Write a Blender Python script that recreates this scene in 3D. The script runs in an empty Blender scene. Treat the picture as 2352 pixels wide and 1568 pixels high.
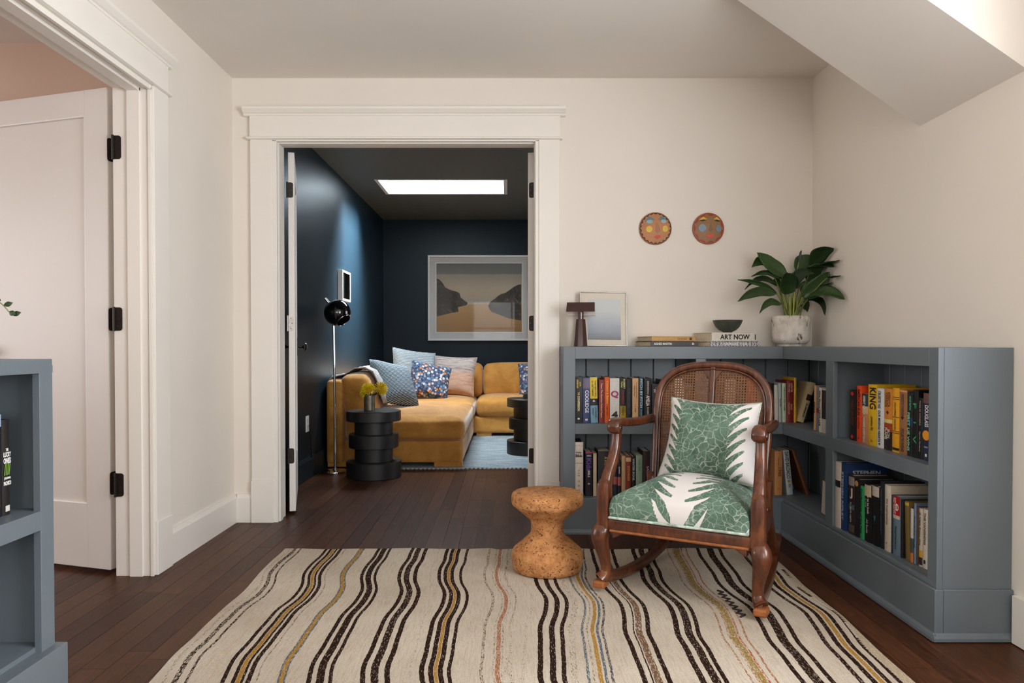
import bpy, bmesh, math, random
import numpy as np
from mathutils import Vector, Matrix, Euler
random.seed(7); rng = np.random.RandomState(5)
S = bpy.context.scene; COL = S.collection
PI = math.pi

# ------------------------------------------------------------------ camera
F_PX, CX, CY, PITCH, CAM_H = 1680.0, 1167.35, 816.4, 0.015, 1.0      # in 2352 x 1568 pixels
cam = bpy.data.objects.new('camera', bpy.data.cameras.new('camera')); COL.objects.link(cam)
cam.location = (0, 0, CAM_H); cam.rotation_euler = (PI/2 - PITCH, 0, 0)
cam.data.sensor_width = 36; cam.data.lens = F_PX/2352*36
cam.data.shift_x = (1176-CX)/2352; cam.data.shift_y = (CY-784)/2352
cam.data.clip_start = 0.02
S.camera = cam
def ray(px, py):
    x, v = (px-CX)/F_PX, (py-CY)/F_PX
    c, s = math.cos(PITCH), math.sin(PITCH)
    return Vector((x, c - v*s, -s - v*c))
def onY(px, py, Y): d = ray(px, py); return Vector((0,0,CAM_H)) + d*(Y/d.y)
def onX(px, py, X): d = ray(px, py); return Vector((0,0,CAM_H)) + d*(X/d.x)
def onZ(px, py, Z): d = ray(px, py); return Vector((0,0,CAM_H)) + d*((Z-CAM_H)/d.z)

# ------------------------------------------------------------------ light
S.view_settings.view_transform = 'Standard'; S.view_settings.look = 'None'
S.view_settings.exposure = -0.13; S.view_settings.gamma = 1.0
S.view_settings.use_curve_mapping = False
S.cycles.use_denoising = True
S.cycles.max_bounces = 8; S.cycles.diffuse_bounces = 5; S.cycles.use_adaptive_sampling = True; S.cycles.adaptive_threshold = 0.02
S.cycles.caustics_reflective = False; S.cycles.caustics_refractive = False
W = bpy.data.worlds.new('sky'); S.world = W; W.use_nodes = True
W.node_tree.nodes['Background'].inputs[0].default_value = (0.75, 0.86, 1.0, 1)
W.node_tree.nodes['Background'].inputs[1].default_value = 1.0
def area(name, loc, direction, sx, sy, power, color):
    l = bpy.data.lights.new(name, 'AREA'); l.shape = 'RECTANGLE'; l.size = sx; l.size_y = sy
    l.energy = power; l.color = color
    o = bpy.data.objects.new(name, l); COL.objects.link(o); o.location = loc
    o.rotation_euler = Vector(direction).to_track_quat('-Z', 'Y').to_euler()
    return o
# daylight at the windows of the place (behind the camera, left room, den) and above the den skylight, plus one added boost lamp in its shaft
area('daylight_rear_window', (0.1, -2.70, 1.45), (0, 1, .12), 2.1, 1.45, 58, (1.0, 0.955, 0.91))
area('daylight_right_window', (1.82, 0.9, 1.45), (-1, .06, .15), 1.75, 1.45, 138, (0.92, 0.96, 1.0))
area('daylight_left_room', (-6.0, 2.2, 1.40), (1, .02, 0), 2.2, 1.7, 70, (1.0, 0.97, 0.94))
area('daylight_skylight', (-0.615, 7.0, 3.12), (0, 0, -1), 1.13, 0.58, 150, (0.86, 0.945, 1.0))
wedge_boost = area('skylight_wedge_boost', (-0.42, 7.0, 3.10), (-.66, -.06, -.75), 0.7, 0.5, 150, (0.84, 0.95, 1.0))  # extra lamp without its own source, added to brighten the den wall wedge
wedge_boost.data.spread = math.radians(62)
area('daylight_den_window', (3.04, 6.2, 1.45), (-1, 0, 0), 1.5, 1.3, 30, (0.96, 0.96, 1.0))

# ------------------------------------------------------------------ materials
def lin(c):
    c = [x/255 for x in c]
    return tuple((x/12.92 if x <= .04045 else ((x+.055)/1.055)**2.4) for x in c)
MATS = {}
class NT:
    def __init__(s, m): s.t = m.node_tree; s.b = s.t.nodes['Principled BSDF']
    def n(s, kind, **kw):
        x = s.t.nodes.new(kind)
        for k, v in kw.items(): setattr(x, k, v)
        return x
    def l(s, a, b): s.t.links.new(a, b)
    def coords(s, scale=(1,1,1), kind='Object', rot=(0,0,0)):
        tc = s.n('ShaderNodeTexCoord'); mp = s.n('ShaderNodeMapping')
        mp.inputs['Scale'].default_value = scale; mp.inputs['Rotation'].default_value = rot
        s.l(tc.outputs[kind], mp.inputs['Vector']); return mp.outputs['Vector']
    def noise(s, vec, scale, detail=4, rough=.55, dist=0):
        x = s.n('ShaderNodeTexNoise'); x.inputs['Scale'].default_value = scale
        x.inputs['Detail'].default_value = detail; x.inputs['Roughness'].default_value = rough
        x.inputs['Distortion'].default_value = dist
        if vec is not None: s.l(vec, x.inputs['Vector'])
        return x.outputs['Fac']
    def voro(s, vec, scale, feature='F1', out='Distance', rand=1.0):
        x = s.n('ShaderNodeTexVoronoi', feature=feature); x.inputs['Scale'].default_value = scale
        x.inputs['Randomness'].default_value = rand
        if vec is not None: s.l(vec, x.inputs['Vector'])
        return x.outputs[out]
    def wave(s, vec, scale, dist=2, detail=2, dscale=1, direction='X'):
        x = s.n('ShaderNodeTexWave', bands_direction=direction); x.inputs['Scale'].default_value = scale
        x.inputs['Distortion'].default_value = dist; x.inputs['Detail'].default_value = detail
        x.inputs['Detail Scale'].default_value = dscale
        if vec is not None: s.l(vec, x.inputs['Vector'])
        return x.outputs['Fac']
    def ramp(s, fac, stops, interp='LINEAR'):
        x = s.n('ShaderNodeValToRGB'); r = x.color_ramp; r.interpolation = interp
        while len(r.elements) < len(stops): r.elements.new(.5)
        for e, (p, c) in zip(r.elements, stops):
            e.position = p; e.color = (*lin(c), 1) if len(c) == 3 else c
        s.l(fac, x.inputs['Fac']); return x.outputs['Color']
    def mix(s, fac, a, b, mode='MIX'):
        x = s.n('ShaderNodeMix', data_type='RGBA', blend_type=mode)
        for sock, v in ((x.inputs[0], fac), (x.inputs[6], a), (x.inputs[7], b)):
            if isinstance(v, (int, float)): sock.default_value = v
            elif isinstance(v, tuple): sock.default_value = (*lin(v), 1)
            else: s.l(v, sock)
        return x.outputs[2]
    def math(s, op, a, b=None):
        x = s.n('ShaderNodeMath', operation=op)
        for i, v in enumerate((a, b)):
            if v is None: continue
            if isinstance(v, (int, float)): x.inputs[i].default_value = v
            else: s.l(v, x.inputs[i])
        return x.outputs[0]
    def bump(s, h, strength=.2, dist=.01):
        x = s.n('ShaderNodeBump'); x.inputs['Strength'].default_value = strength
        x.inputs['Distance'].default_value = dist; s.l(h, x.inputs['Height'])
        s.l(x.outputs['Normal'], s.b.inputs['Normal'])
    def col(s, c): s.l(c, s.b.inputs['Base Color'])
def newmat(name, rough=.5, metal=0, spec=.5, coat=0, sheen=0):
    m = bpy.data.materials.new(name); m.use_nodes = True; t = NT(m)
    t.b.inputs['Roughness'].default_value = rough; t.b.inputs['Metallic'].default_value = metal
    t.b.inputs['Specular IOR Level'].default_value = spec
    t.b.inputs['Coat Weight'].default_value = coat; t.b.inputs['Coat Roughness'].default_value = .15
    t.b.inputs['Sheen Weight'].default_value = sheen; t.b.inputs['Sheen Roughness'].default_value = .4
    return m, t
def paint(name, c, rough=.5, var=.04, scale=3.0, bump=0.0, bscale=120, **kw):
    if name in MATS: return MATS[name]
    m, t = newmat(name, rough, **kw)
    n = t.noise(t.coords(), scale)
    lo = tuple(max(0, x*(1-var)) for x in c); hi = tuple(min(255, x*(1+var)) for x in c)
    t.col(t.ramp(n, [(.3, lo), (.7, hi)]))
    if bump: t.bump(t.noise(t.coords(), bscale, 2), bump, .004)
    MATS[name] = m; return m
def flat(c, rough=.5):      # plain printed / painted colour with a faint grain
    return paint('paint_%02x%02x%02x' % tuple(int(x) for x in c), c, rough, .03, 60)

wall_m = paint('warm_white_plaster', (229, 221, 211), .7, .012, 1.2, .03, 260)
trim_m = paint('trim_white', (232, 226, 218), .42, .01, 1.5)
ceil_m = paint('ceiling_white', (230, 224, 217), .8, .012, 1.2)
peach_m = paint('peach_plaster', (226, 200, 184), .7, .012, 1.2)
door_m = paint('door_white', (226, 221, 216), .38, .01, 1.5)
navy_m = paint('navy_semigloss', (12, 27, 36), .42, .05, 2.0, .05, 200, spec=.26)
navyc_m = paint('den_ceiling_dark', (78, 84, 86), .55, .03, 2.0)
shelf_m = paint('grey_blue_paint', (102, 111, 118), .42, .02, 3.0, .04, 90)
black_m = paint('bronze_black_metal', (44, 38, 35), .42, .06, 40, metal=.6)
blackgl_m = paint('black_gloss', (9, 9, 10), .08, .02, 5, coat=.6)
chrome_m = paint('chrome', (215, 215, 218), .08, .01, 5, metal=1.0)
white_m = paint('white_lacquer', (232, 230, 226), .4, .01, 4)
paper_m = paint('page_paper', (214, 200, 172), .8, .05, 90)

# ------------------------------------------------------------------ mesh tools
class MB:
    def __init__(s): s.v = []; s.f = []
    def add(s, vs, fs):
        o = len(s.v); s.v += [tuple(x) for x in vs]; s.f += [tuple(i+o for i in f) for f in fs]; return s
    def box(s, x0, x1, y0, y1, z0, z1, M=None):
        if x0 > x1: x0, x1 = x1, x0
        if y0 > y1: y0, y1 = y1, y0
        if z0 > z1: z0, z1 = z1, z0
        vs = [Vector(p) for p in ((x0,y0,z0),(x1,y0,z0),(x1,y1,z0),(x0,y1,z0),(x0,y0,z1),(x1,y0,z1),(x1,y1,z1),(x0,y1,z1))]
        if M: vs = [M @ p for p in vs]
        return s.add(vs, [(0,3,2,1),(4,5,6,7),(0,1,5,4),(1,2,6,5),(2,3,7,6),(3,0,4,7)])
    def prism(s, poly, a, b, fn):          # poly of 2-D points, a..b along the third axis, fn(u, v, w) -> point
        n = len(poly)
        vs = [fn(u, v, a) for u, v in poly] + [fn(u, v, b) for u, v in poly]
        fs = [tuple(range(n-1, -1, -1)), tuple(range(n, 2*n))] + [(i, (i+1) % n, n+(i+1) % n, n+i) for i in range(n)]
        return s.add(vs, fs)
    def rings(s, rings, cap=True, close=False):
        n = len(rings[0]); vs = [p for r in rings for p in r]; fs = []
        m = len(rings)
        for i in range(m if close else m-1):
            for j in range(n):
                a, b = i*n+j, i*n+(j+1) % n; c, d = ((i+1) % m)*n+(j+1) % n, ((i+1) % m)*n+j
                fs.append((a, b, c, d))
        if cap and not close: fs += [tuple(range(n-1, -1, -1)), tuple(range((m-1)*n, m*n))]
        return s.add(vs, fs)
    def sweep(s, path, sizes, side=(1,0,0), n=8, power=4.0, close=False):
        # superellipse section: half sizes (a along side, b along the other axis)
        path = [Vector(p) for p in path]; rings = []
        for i, p in enumerate(path):
            if close: t = path[(i+1) % len(path)] - path[i-1]
            else: t = path[min(i+1, len(path)-1)] - path[max(i-1, 0)]
            t.normalize(); a = Vector(side) - t*Vector(side).dot(t); a.normalize(); b = t.cross(a)
            ha, hb = sizes[i] if isinstance(sizes, list) else sizes
            r = []
            for k in range(n):
                th = 2*PI*(k+.5)/n; c, q = math.cos(th), math.sin(th)
                e = 2/power
                r.append(p + a*ha*math.copysign(abs(c)**e, c) + b*hb*math.copysign(abs(q)**e, q))
            rings.append(r)
        return s.rings(rings, close=close)
    def tube(s, path, r, n=8, close=False):
        path = [Vector(p) for p in path]
        rr = r if isinstance(r, list) else [r]*len(path)
        t0 = (path[1]-path[0]).normalized(); side = t0.orthogonal().normalized(); rings = []
        for i, p in enumerate(path):
            t = (path[(i+1) % len(path)] - path[i-1]) if close else (path[min(i+1, len(path)-1)] - path[max(i-1, 0)])
            t.normalize(); side = (side - t*side.dot(t)).normalized(); b = t.cross(side)
            rings.append([p + side*rr[i]*math.cos(2*PI*k/n) + b*rr[i]*math.sin(2*PI*k/n) for k in range(n)])
        return s.rings(rings, close=close)
    def lathe(s, prof, n=32, c=(0,0,0), M=None):
        c = Vector(c); rings = []
        for r, z in prof:
            ring = [Vector((r*math.cos(2*PI*k/n), r*math.sin(2*PI*k/n), z)) for k in range(n)]
            if M: ring = [M @ p for p in ring]
            rings.append([c + p for p in ring])
        return s.rings(rings)
    def ball(s, c, r, n=10, sq=(1,1,1)):
        prof = [(max(1e-4, math.sin(PI*i/n)), -math.cos(PI*i/n)) for i in range(n+1)]
        c = Vector(c); rings = [[c + Vector((r*a*math.cos(2*PI*k/(2*n))*sq[0], r*a*math.sin(2*PI*k/(2*n))*sq[1], r*z*sq[2])) for k in range(2*n)] for a, z in prof]
        return s.rings(rings)
    def grid(s, P, closed_u=False):        # P[i][j]
        m, n = len(P), len(P[0]); vs = [p for r in P for p in r]
        fs = [(i*n+j, (i+1)*n+j, (i+1)*n+j+1, i*n+j+1) for i in range(m-1) for j in range(n-1)]
        return s.add(vs, fs)
ORG = {}
def prop(o, label=None, cat=None, group=None, kind=None):
    if label: o['label'] = label
    if cat: o['category'] = cat
    if group: o['group'] = group
    if kind: o['kind'] = kind
    return o
def thing(name, loc, label, cat, rz=0.0, group=None, local=False, kind=None, rot=None):
    o = bpy.data.objects.new(name, None); COL.objects.link(o); o.location = loc; o.empty_display_size = .05
    o.rotation_euler = rot if rot else (0, 0, rz)
    ORG[o.name] = Vector((0,0,0)) if (local or rz or rot) else Vector(loc)
    return prop(o, label, cat, group, kind)
def build(name, mb, mat, parent=None, smooth=0, bevel=0.0, seg=2, sub=0, label=None, world=True, thick=0.0):
    me = bpy.data.meshes.new(name)
    if parent is None:
        a = np.array(mb.v); off = Vector(((a[:,0].min()+a[:,0].max())/2, (a[:,1].min()+a[:,1].max())/2, a[:,2].min()))
    else: off = ORG[parent.name]
    me.from_pydata([(p[0]-off[0], p[1]-off[1], p[2]-off[2]) for p in mb.v], [], mb.f)
    me.update(); bm = bmesh.new(); bm.from_mesh(me); bmesh.ops.recalc_face_normals(bm, faces=bm.faces[:]); bm.to_mesh(me); bm.free()
    if smooth:
        me.polygons.foreach_set('use_smooth', [True]*len(me.polygons))
        if smooth < 170: me.set_sharp_from_angle(angle=math.radians(smooth))
    if mat: me.materials.append(mat)
    o = bpy.data.objects.new(name, me); COL.objects.link(o)
    if parent is None: o.location = off
    else: o.parent = parent
    ORG[o.name] = off
    if label: o['label'] = label
    if thick:
        md = o.modifiers.new('thickness', 'SOLIDIFY'); md.thickness = thick; md.offset = 0
    if bevel:
        md = o.modifiers.new('edge', 'BEVEL'); md.width = bevel; md.segments = seg; md.limit_method = 'ANGLE'; md.angle_limit = math.radians(35)
    if sub:
        md = o.modifiers.new('round', 'SUBSURF'); md.levels = sub; md.render_levels = sub
    return o
def struct(name, mb, mat, parent=None, label=None, cat=None, **kw):
    o = build(name, mb, mat, parent, **kw)
    if parent is None: prop(o, label, cat, kind='structure')
    return o
def copy_tree(o, parent=None):
    c = o.copy(); COL.objects.link(c); c.parent = parent
    for ch in list(o.children): copy_tree(ch, c)
    return c
FONT_CACHE = {}
def text_mesh(s, bold):
    key = (s, bold)
    if key not in FONT_CACHE:
        cu = bpy.data.curves.new('lettering', 'FONT'); cu.body = s; cu.align_x = 'CENTER'; cu.align_y = 'CENTER'
        cu.resolution_u = 3; cu.offset = .02*bold; cu.extrude = 0.004
        ob = bpy.data.objects.new('lettering', cu); COL.objects.link(ob)
        dg = bpy.context.evaluated_depsgraph_get(); me = bpy.data.meshes.new_from_object(ob.evaluated_get(dg))
        v = np.array([x.co[:] for x in me.vertices]); f = [tuple(p.vertices) for p in me.polygons]
        bpy.data.objects.remove(ob); bpy.data.curves.remove(cu); bpy.data.meshes.remove(me)
        if len(v):
            mn, mx = v.min(0), v.max(0); v[:, :2] -= (mn[:2]+mx[:2])/2
            FONT_CACHE[key] = (v, f, mx[0]-mn[0], mx[1]-mn[1])
        else: FONT_CACHE[key] = None
    return FONT_CACHE[key]
def lettering(parent, s, center, right, up, length, height, mat, name='lettering', bold=1, squeeze=True, world=True):
    t = text_mesh(s, bold)
    if t is None: return
    v, f, w, h = t
    sx, sy = length/w, height/h
    if not squeeze: sx = sy = min(sx, sy)
    else:
        if sx > sy*1.5: sx = sy*1.5
        if sy > sx*2.2: sy = sx*2.2
    right, up = Vector(right).normalized(), Vector(up).normalized(); nrm = right.cross(up); c = Vector(center)
    mb = MB(); mb.add([c + right*(p[0]*sx) + up*(p[1]*sy) + nrm*(p[2]*.06) for p in v], f)
    return build(name, mb, mat, parent)
def rot2(a): return Matrix.Rotation(a, 4, 'Z')
# ------------------------------------------------------------------ the setting
XL, XR, YB, ZC = -1.545, 1.707, 4.116, 2.49       # left wall, right wall, back wall, ceiling
YR = -2.6                                          # wall behind the camera
HEAD = 2.14
OX0, OX1 = -1.30, 0.157                            # double doorway in the back wall
LY0, LY1 = 1.80, 3.16                              # doorway in the left wall
WT = 0.13                                          # wall thickness
DY1, DX0, DX1 = 8.80, -1.50, 3.0                   # den (navy room) extents

# floor base and planks
planks_m, t = newmat('dark_oak', .3, spec=.22)
oi = t.n('ShaderNodeObjectInfo')
co = t.coords((9, .9, 9)); tc = t.n('ShaderNodeVectorMath', operation='ADD')
t.l(co, tc.inputs[0]); t.l(oi.outputs['Location'], tc.inputs[1])
g1 = t.noise(tc.outputs[0], 2.2, 6, .62, 1.4); g2 = t.noise(tc.outputs[0], 16, 3, .6, .4)
c1 = t.ramp(g1, [(.25, (32, 16, 9)), (.5, (66, 35, 19)), (.75, (98, 56, 31))])
c2 = t.mix(t.ramp(g2, [(.40, (60, 60, 60)), (.58, (255, 255, 255))]), (42, 22, 13), c1)
c3 = t.mix(.22, c2, t.ramp(oi.outputs['Random'], [(0, (48, 26, 16)), (1, (122, 78, 50))]))
t.col(c3); t.b.inputs['Specular Tint'].default_value = (.75, .52, .38, 1); t.b.inputs['Roughness'].default_value = .4; t.bump(g2, .06, .002)

fl = struct('floor', MB().box(-6.2, 3.2, YR-.2, DY1+.15, -.06, -.004), planks_m, label='dark stained oak strip floor running through both rooms', cat='floor')
PW = .0825
def plank(x, y0, y1):
    mb = MB(); g = .0007
    mb.box(x+g, x+PW-g, y0+g, y1-g, -.0045, 0)
    o = build('plank', mb, planks_m, None); o.parent = fl; o.matrix_parent_inverse = fl.matrix_world.inverted()
    o.location = o.location - Vector((0, 0, 0))
    return o
FLOC = fl.location.copy()
nx0, nx1 = -32, 18
for i in range(nx0, nx1):
    x = i*PW
    ya, yb = 1.35, 5.98
    if x < -1.66: yb = 3.62
    elif x < -1.30: yb = 5.98
    if -1.02 < x < 1.14: ya = 3.42
    if x > .28: yb = 4.05
    if x > 1.40 or x < -2.62: continue
    y = ya - random.random()*.5 if ya < 2 else ya - random.random()*.2
    while y < yb - .15:
        y2 = min(yb, y + random.uniform(.65, 1.35))
        if yb - y2 < .3: y2 = yb
        p = plank(x, y, y2); y = y2
for p in [o for o in bpy.data.objects if o.name.startswith('plank')]:
    p.matrix_parent_inverse = Matrix.Identity(4); p.location = p.location - FLOC

# ceiling (slightly low towards the right rear, as in the old house)
mb = MB()
mb.box(-6.2, 1.9, YR-.2, YB+WT, ZC, ZC+.12)
struct('ceiling', mb, ceil_m, label='plain off-white ceiling of the front room', cat='ceiling')
# left wall with its doorway
mb = MB()
mb.box(XL-WT, XL, LY1, YB+WT, 0, ZC); mb.box(XL-WT, XL, LY0, LY1, HEAD, ZC); mb.box(XL-WT, XL, YR, LY0, 0, ZC)
struct('wall_left', mb, wall_m, label='warm white left wall with a tall doorway', cat='wall')
# back wall with the double doorway
mb = MB()
mb.box(XL, OX0-.02, YB, YB+WT, 0, ZC); mb.box(OX0-.02, OX1+.02, YB, YB+WT, HEAD+.02, ZC); mb.box(OX1+.02, XR+.15, YB, YB+WT, 0, ZC)
struct('wall_back', mb, wall_m, label='warm white back wall around the double doorway', cat='wall')
# right wall with a window behind the camera, rear wall with a window
mb = MB()
wy0, wy1 = 0.0, 1.8
mb.box(XR, XR+.12, wy1, YB, 0, ZC); mb.box(XR, XR+.12, YR, wy0, 0, ZC); mb.box(XR, XR+.12, wy0, wy1, 0, .68); mb.box(XR, XR+.12, wy0, wy1, 2.22, ZC)
struct('wall_right', mb, wall_m, label='warm white right wall behind the low bookcase', cat='wall')
mb = MB()
mb.box(XL, -1.0, YR-.12, YR, 0, ZC); mb.box(1.2, XR+.12, YR-.12, YR, 0, ZC); mb.box(-1.0, 1.2, YR-.12, YR, 0, .68); mb.box(-1.0, 1.2, YR-.12, YR, 2.22, ZC)
struct('wall_rear', mb, wall_m, label='wall behind the camera with a wide window', cat='wall')
W2 = thing('window_2', (XR+.06, .9, .68), 'white sash window in the right wall beside the camera', 'window', kind='structure')
for y_ in (0.0, .88, 1.76): build('window_frame', MB().box(XR+.03, XR+.075, y_, y_+.04, .68, 2.22), trim_m, W2)
for z_ in (.68, 1.43, 2.18): build('window_rail', MB().box(XR+.03, XR+.075, .04, 1.76, z_, z_+.04), trim_m, W2)
build('window_sill', MB().box(XR-.03, XR+.03, -.05, 1.85, .65, .68), trim_m, W2)
W3 = thing('window_3', (.1, YR-.06, .68), 'wide white sash window behind the camera', 'window', kind='structure')
for x_ in (-1.0, .08, 1.16): build('window_frame', MB().box(x_, x_+.04, YR-.075, YR-.03, .68, 2.22), trim_m, W3)
for z_ in (.68, 1.43, 2.18): build('window_rail', MB().box(-.96, 1.16, YR-.075, YR-.03, z_, z_+.04), trim_m, W3)
build('window_sill', MB().box(-1.05, 1.25, YR-.03, YR+.03, .65, .68), trim_m, W3)
# left room
mb = MB(); mb.box(-6.06, XL-WT, 3.64, 3.76, 0, ZC)
struct('wall_side_room_back', mb, peach_m, label='peach wall of the side room behind the open door', cat='wall')
mb = MB(); mb.box(-6.18, -6.06, .3, 3.76, 0, .6); mb.box(-6.18, -6.06, .3, 3.76, 2.25, ZC); mb.box(-6.18, -6.06, .3, 1.05, .6, 2.25); mb.box(-6.18, -6.06, 3.35, 3.76, .6, 2.25)
struct('wall_side_room_left', mb, peach_m, label='far left wall of the side room with window', cat='wall')
mb = MB(); mb.box(-6.06, XL-WT, .2, .3, 0, ZC)
struct('wall_side_room_front', mb, peach_m, label='near wall of the side room', cat='wall')
# den
mb = MB(); mb.box(DX0-.1, DX0, YB+WT, DY1+.1, 0, 2.55)
struct('wall_den_left', mb, navy_m, label='navy semi-gloss left wall of the den', cat='wall')
mb = MB(); mb.box(DX0, DX1, DY1, DY1+.1, 0, 2.55)
struct('wall_den_back', mb, navy_m, label='navy back wall of the den behind the sofa', cat='wall')
mb = MB(); mb.box(DX1, DX1+.1, YB+WT, 5.4, 0, 2.55); mb.box(DX1, DX1+.1, 7.0, DY1+.1, 0, 2.55); mb.box(DX1, DX1+.1, 5.4, 7.0, 0, .75); mb.box(DX1, DX1+.1, 5.4, 7.0, 2.15, 2.55)
struct('wall_den_right', mb, navy_m, label='navy right wall of the den with a window', cat='wall')
mb = MB(); mb.box(DX0, OX0-.03, YB+WT, YB+WT+.012, 0, 2.5); mb.box(OX1+.03, DX1, YB+WT, YB+WT+.012, 0, 2.5); mb.box(OX0-.03, OX1+.03, YB+WT, YB+WT+.012, HEAD+.03, 2.5)
struct('wall_den_front', mb, navy_m, label='navy den side of the doorway wall', cat='wall')
SX0, SX1, SY0, SY1 = -1.19, -.04, 6.70, 7.30
mb = MB(); z0, z1 = 2.5, 2.6
mb.box(DX0, SX0, YB+WT, DY1, z0, z1); mb.box(SX1, DX1, YB+WT, DY1, z0, z1); mb.box(SX0, SX1, YB+WT, SY0, z0, z1); mb.box(SX0, SX1, SY1, DY1, z0, z1)
struct('ceiling_den', mb, navyc_m, label='dark slate ceiling of the den around the skylight', cat='ceiling')
mb = MB(); e = .03; k = .003
mb.box(SX0-e, SX0+k, SY0-e, SY1+e, 2.499, 3.16); mb.box(SX1-k, SX1+e, SY0-e, SY1+e, 2.499, 3.16); mb.box(SX0, SX1, SY0-e, SY0+k, 2.499, 3.16); mb.box(SX0, SX1, SY1-k, SY1+e, 2.499, 3.16)
struct('window_1', mb, paint('shaft_white', (204, 207, 210), .6, .01, 3), label='white skylight shaft in the dark den ceiling', cat='skylight')

# stair soffit hanging at the right: underside slopes up to the left
mb = MB(); y0, y1 = 2.42, 3.05
poly = [(XR, 1.905), (XR, ZC+.01), (.86, ZC+.01), (.86, 2.487)]
mb.prism(poly, y0, y1, lambda u, v, w: (u, w, v))
struct('trim_1', mb, ceil_m, label='sloping underside of the stair at the upper right', cat='soffit')

# trims: back doorway
def profile_x(mb, prof, x0, x1, ybase, ends=.0):     # moulding along x on a wall facing -y; prof (out, z)
    poly = [(0, prof[0][1])] + list(prof) + [(0, prof[-1][1])]
    mb.prism(poly, x0, x1, lambda u, v, w: (w, ybase-u, v)); return mb
cap_prof = [(.018, 2.272), (.026, 2.276), (.026, 2.285), (.034, 2.289), (.05, 2.306), (.052, 2.318)]
bead_prof = [(.024, 2.143), (.034, 2.147), (.034, 2.155), (.024, 2.160)]
T = thing('trim_2', (-.57, YB, 0), 'white moulded casing around the double doorway', 'door casing', kind='structure')
for x0, x1 in ((-1.44, -1.318), (.171, .287)):
    build('casing_board', MB().box(x0, x1, YB-.022, YB, .235, 2.143), trim_m, T, bevel=.002)
    build('plinth_block', MB().box(x0-.003, x1+.003, YB-.028, YB, 0, .235), trim_m, T, bevel=.003)
build('frieze_board', MB().box(-1.443, .290, YB-.022, YB, 2.155, 2.275), trim_m, T, bevel=.002)
build('cap_moulding', profile_x(MB(), cap_prof, -1.475, .318, YB), trim_m, T)
build('bead_moulding', profile_x(MB(), bead_prof, -1.458, .302, YB), trim_m, T)
mb = MB()
for s, xa in ((1, OX0), (-1, OX1)):
    mb.box(xa-s*.02, xa, YB-.012, YB+WT+.012, 0, HEAD); mb.box(xa, xa+s*.012, YB+.012, YB+.055, 0, HEAD-.012)
    mb.box(xa-s*.02, xa+s*.006, YB-.016, YB-.002, 0, HEAD)
build('jamb', mb, trim_m, T, bevel=.0015)
build('head_jamb', MB().box(OX0-.02, OX1+.02, YB-.012, YB+WT+.012, HEAD, HEAD+.02).box(OX0, OX1, YB+.012, YB+.055, HEAD-.012, HEAD).box(OX0-.02, OX1+.02, YB-.016, YB-.002, HEAD-.006, HEAD+.01), trim_m, T, bevel=.0015)
# trims: left doorway
T = thing('trim_3', (XL, LY1, 0), 'white moulded casing around the left doorway', 'door casing', kind='structure')
def profile_y(mb, prof, y0, y1, xbase):
    poly = [(0, prof[0][1])] + list(prof) + [(0, prof[-1][1])]
    mb.prism(poly, y0, y1, lambda u, v, w: (xbase+u, w, v)); return mb
dz = -.03
build('casing_board', MB().box(XL, XL+.022, LY1, LY1+.135, .235, 2.143+dz), trim_m, T, bevel=.002)
build('plinth_block', MB().box(XL, XL+.028, LY1-.003, LY1+.139, 0, .235), trim_m, T, bevel=.003)
build('casing_board', MB().box(XL, XL+.022, LY0-.135, LY0, 0, 2.143+dz), trim_m, T, bevel=.002)
build('frieze_board', MB().box(XL, XL+.022, LY0-.14, LY1+.138, 2.155+dz, 2.275+dz), trim_m, T, bevel=.002)
build('cap_moulding', profile_y(MB(), [(a, b+dz) for a, b in cap_prof], LY0-.17, LY1+.17, XL), trim_m, T)
build('bead_moulding', profile_y(MB(), [(a, b+dz) for a, b in bead_prof], LY0-.155, LY1+.153, XL), trim_m, T)
mb = MB()
mb.box(XL-WT-.02, XL+.012, LY1-.012, LY1+.01, 0, HEAD+dz).box(XL-.085, XL-.03, LY1-.024, LY1-.012, 0, HEAD+dz).box(XL+.002, XL+.016, LY1-.018, LY1-.010, 0, HEAD+dz)
build('jamb', mb, trim_m, T, bevel=.0015)
build('head_jamb', MB().box(XL-WT-.02, XL+.012, LY0, LY1, HEAD+dz-.012, HEAD+.03).box(XL-.085, XL-.03, LY0, LY1, HEAD+dz-.026, HEAD+dz-.012).box(XL+.002, XL+.016, LY0, LY1, HEAD+dz-.02, HEAD+dz-.012), trim_m, T, bevel=.0015)
build('jamb', MB().box(XL-WT-.02, XL+.012, LY0-.01, LY0+.012, 0, HEAD+dz), trim_m, T, bevel=.0015)
# baseboards
base_prof = [(.018, 0), (.018, .138), (.013, .150), (.010, .160)]
shoe = [(.03, 0), (.03, .006), (.024, .016), (.018, .020)]
struct('baseboard_left', profile_y(MB(), base_prof, LY1+.139, YB, XL), trim_m, label='white baseboard along the left wall beside the doorway', cat='baseboard')
struct('baseboard_back', profile_x(MB(), base_prof, XL+.018, -1.443, YB), trim_m, label='short white baseboard left of the double doorway', cat='baseboard')
struct('baseboard_right', MB().box(XR-.018, XR, .2, 2.44, 0, .16), trim_m, label='white baseboard at the far right of the bookcase', cat='baseboard')
struct('baseboard_den_left', profile_y(MB(), base_prof, YB+WT+.012, DY1, DX0), navy_m, label='navy baseboard along the den left wall', cat='baseboard')
struct('baseboard_den_back', profile_x(MB(), base_prof, DX0+.02, DX1, DY1), navy_m, label='navy baseboard behind the sofa', cat='baseboard')

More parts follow.
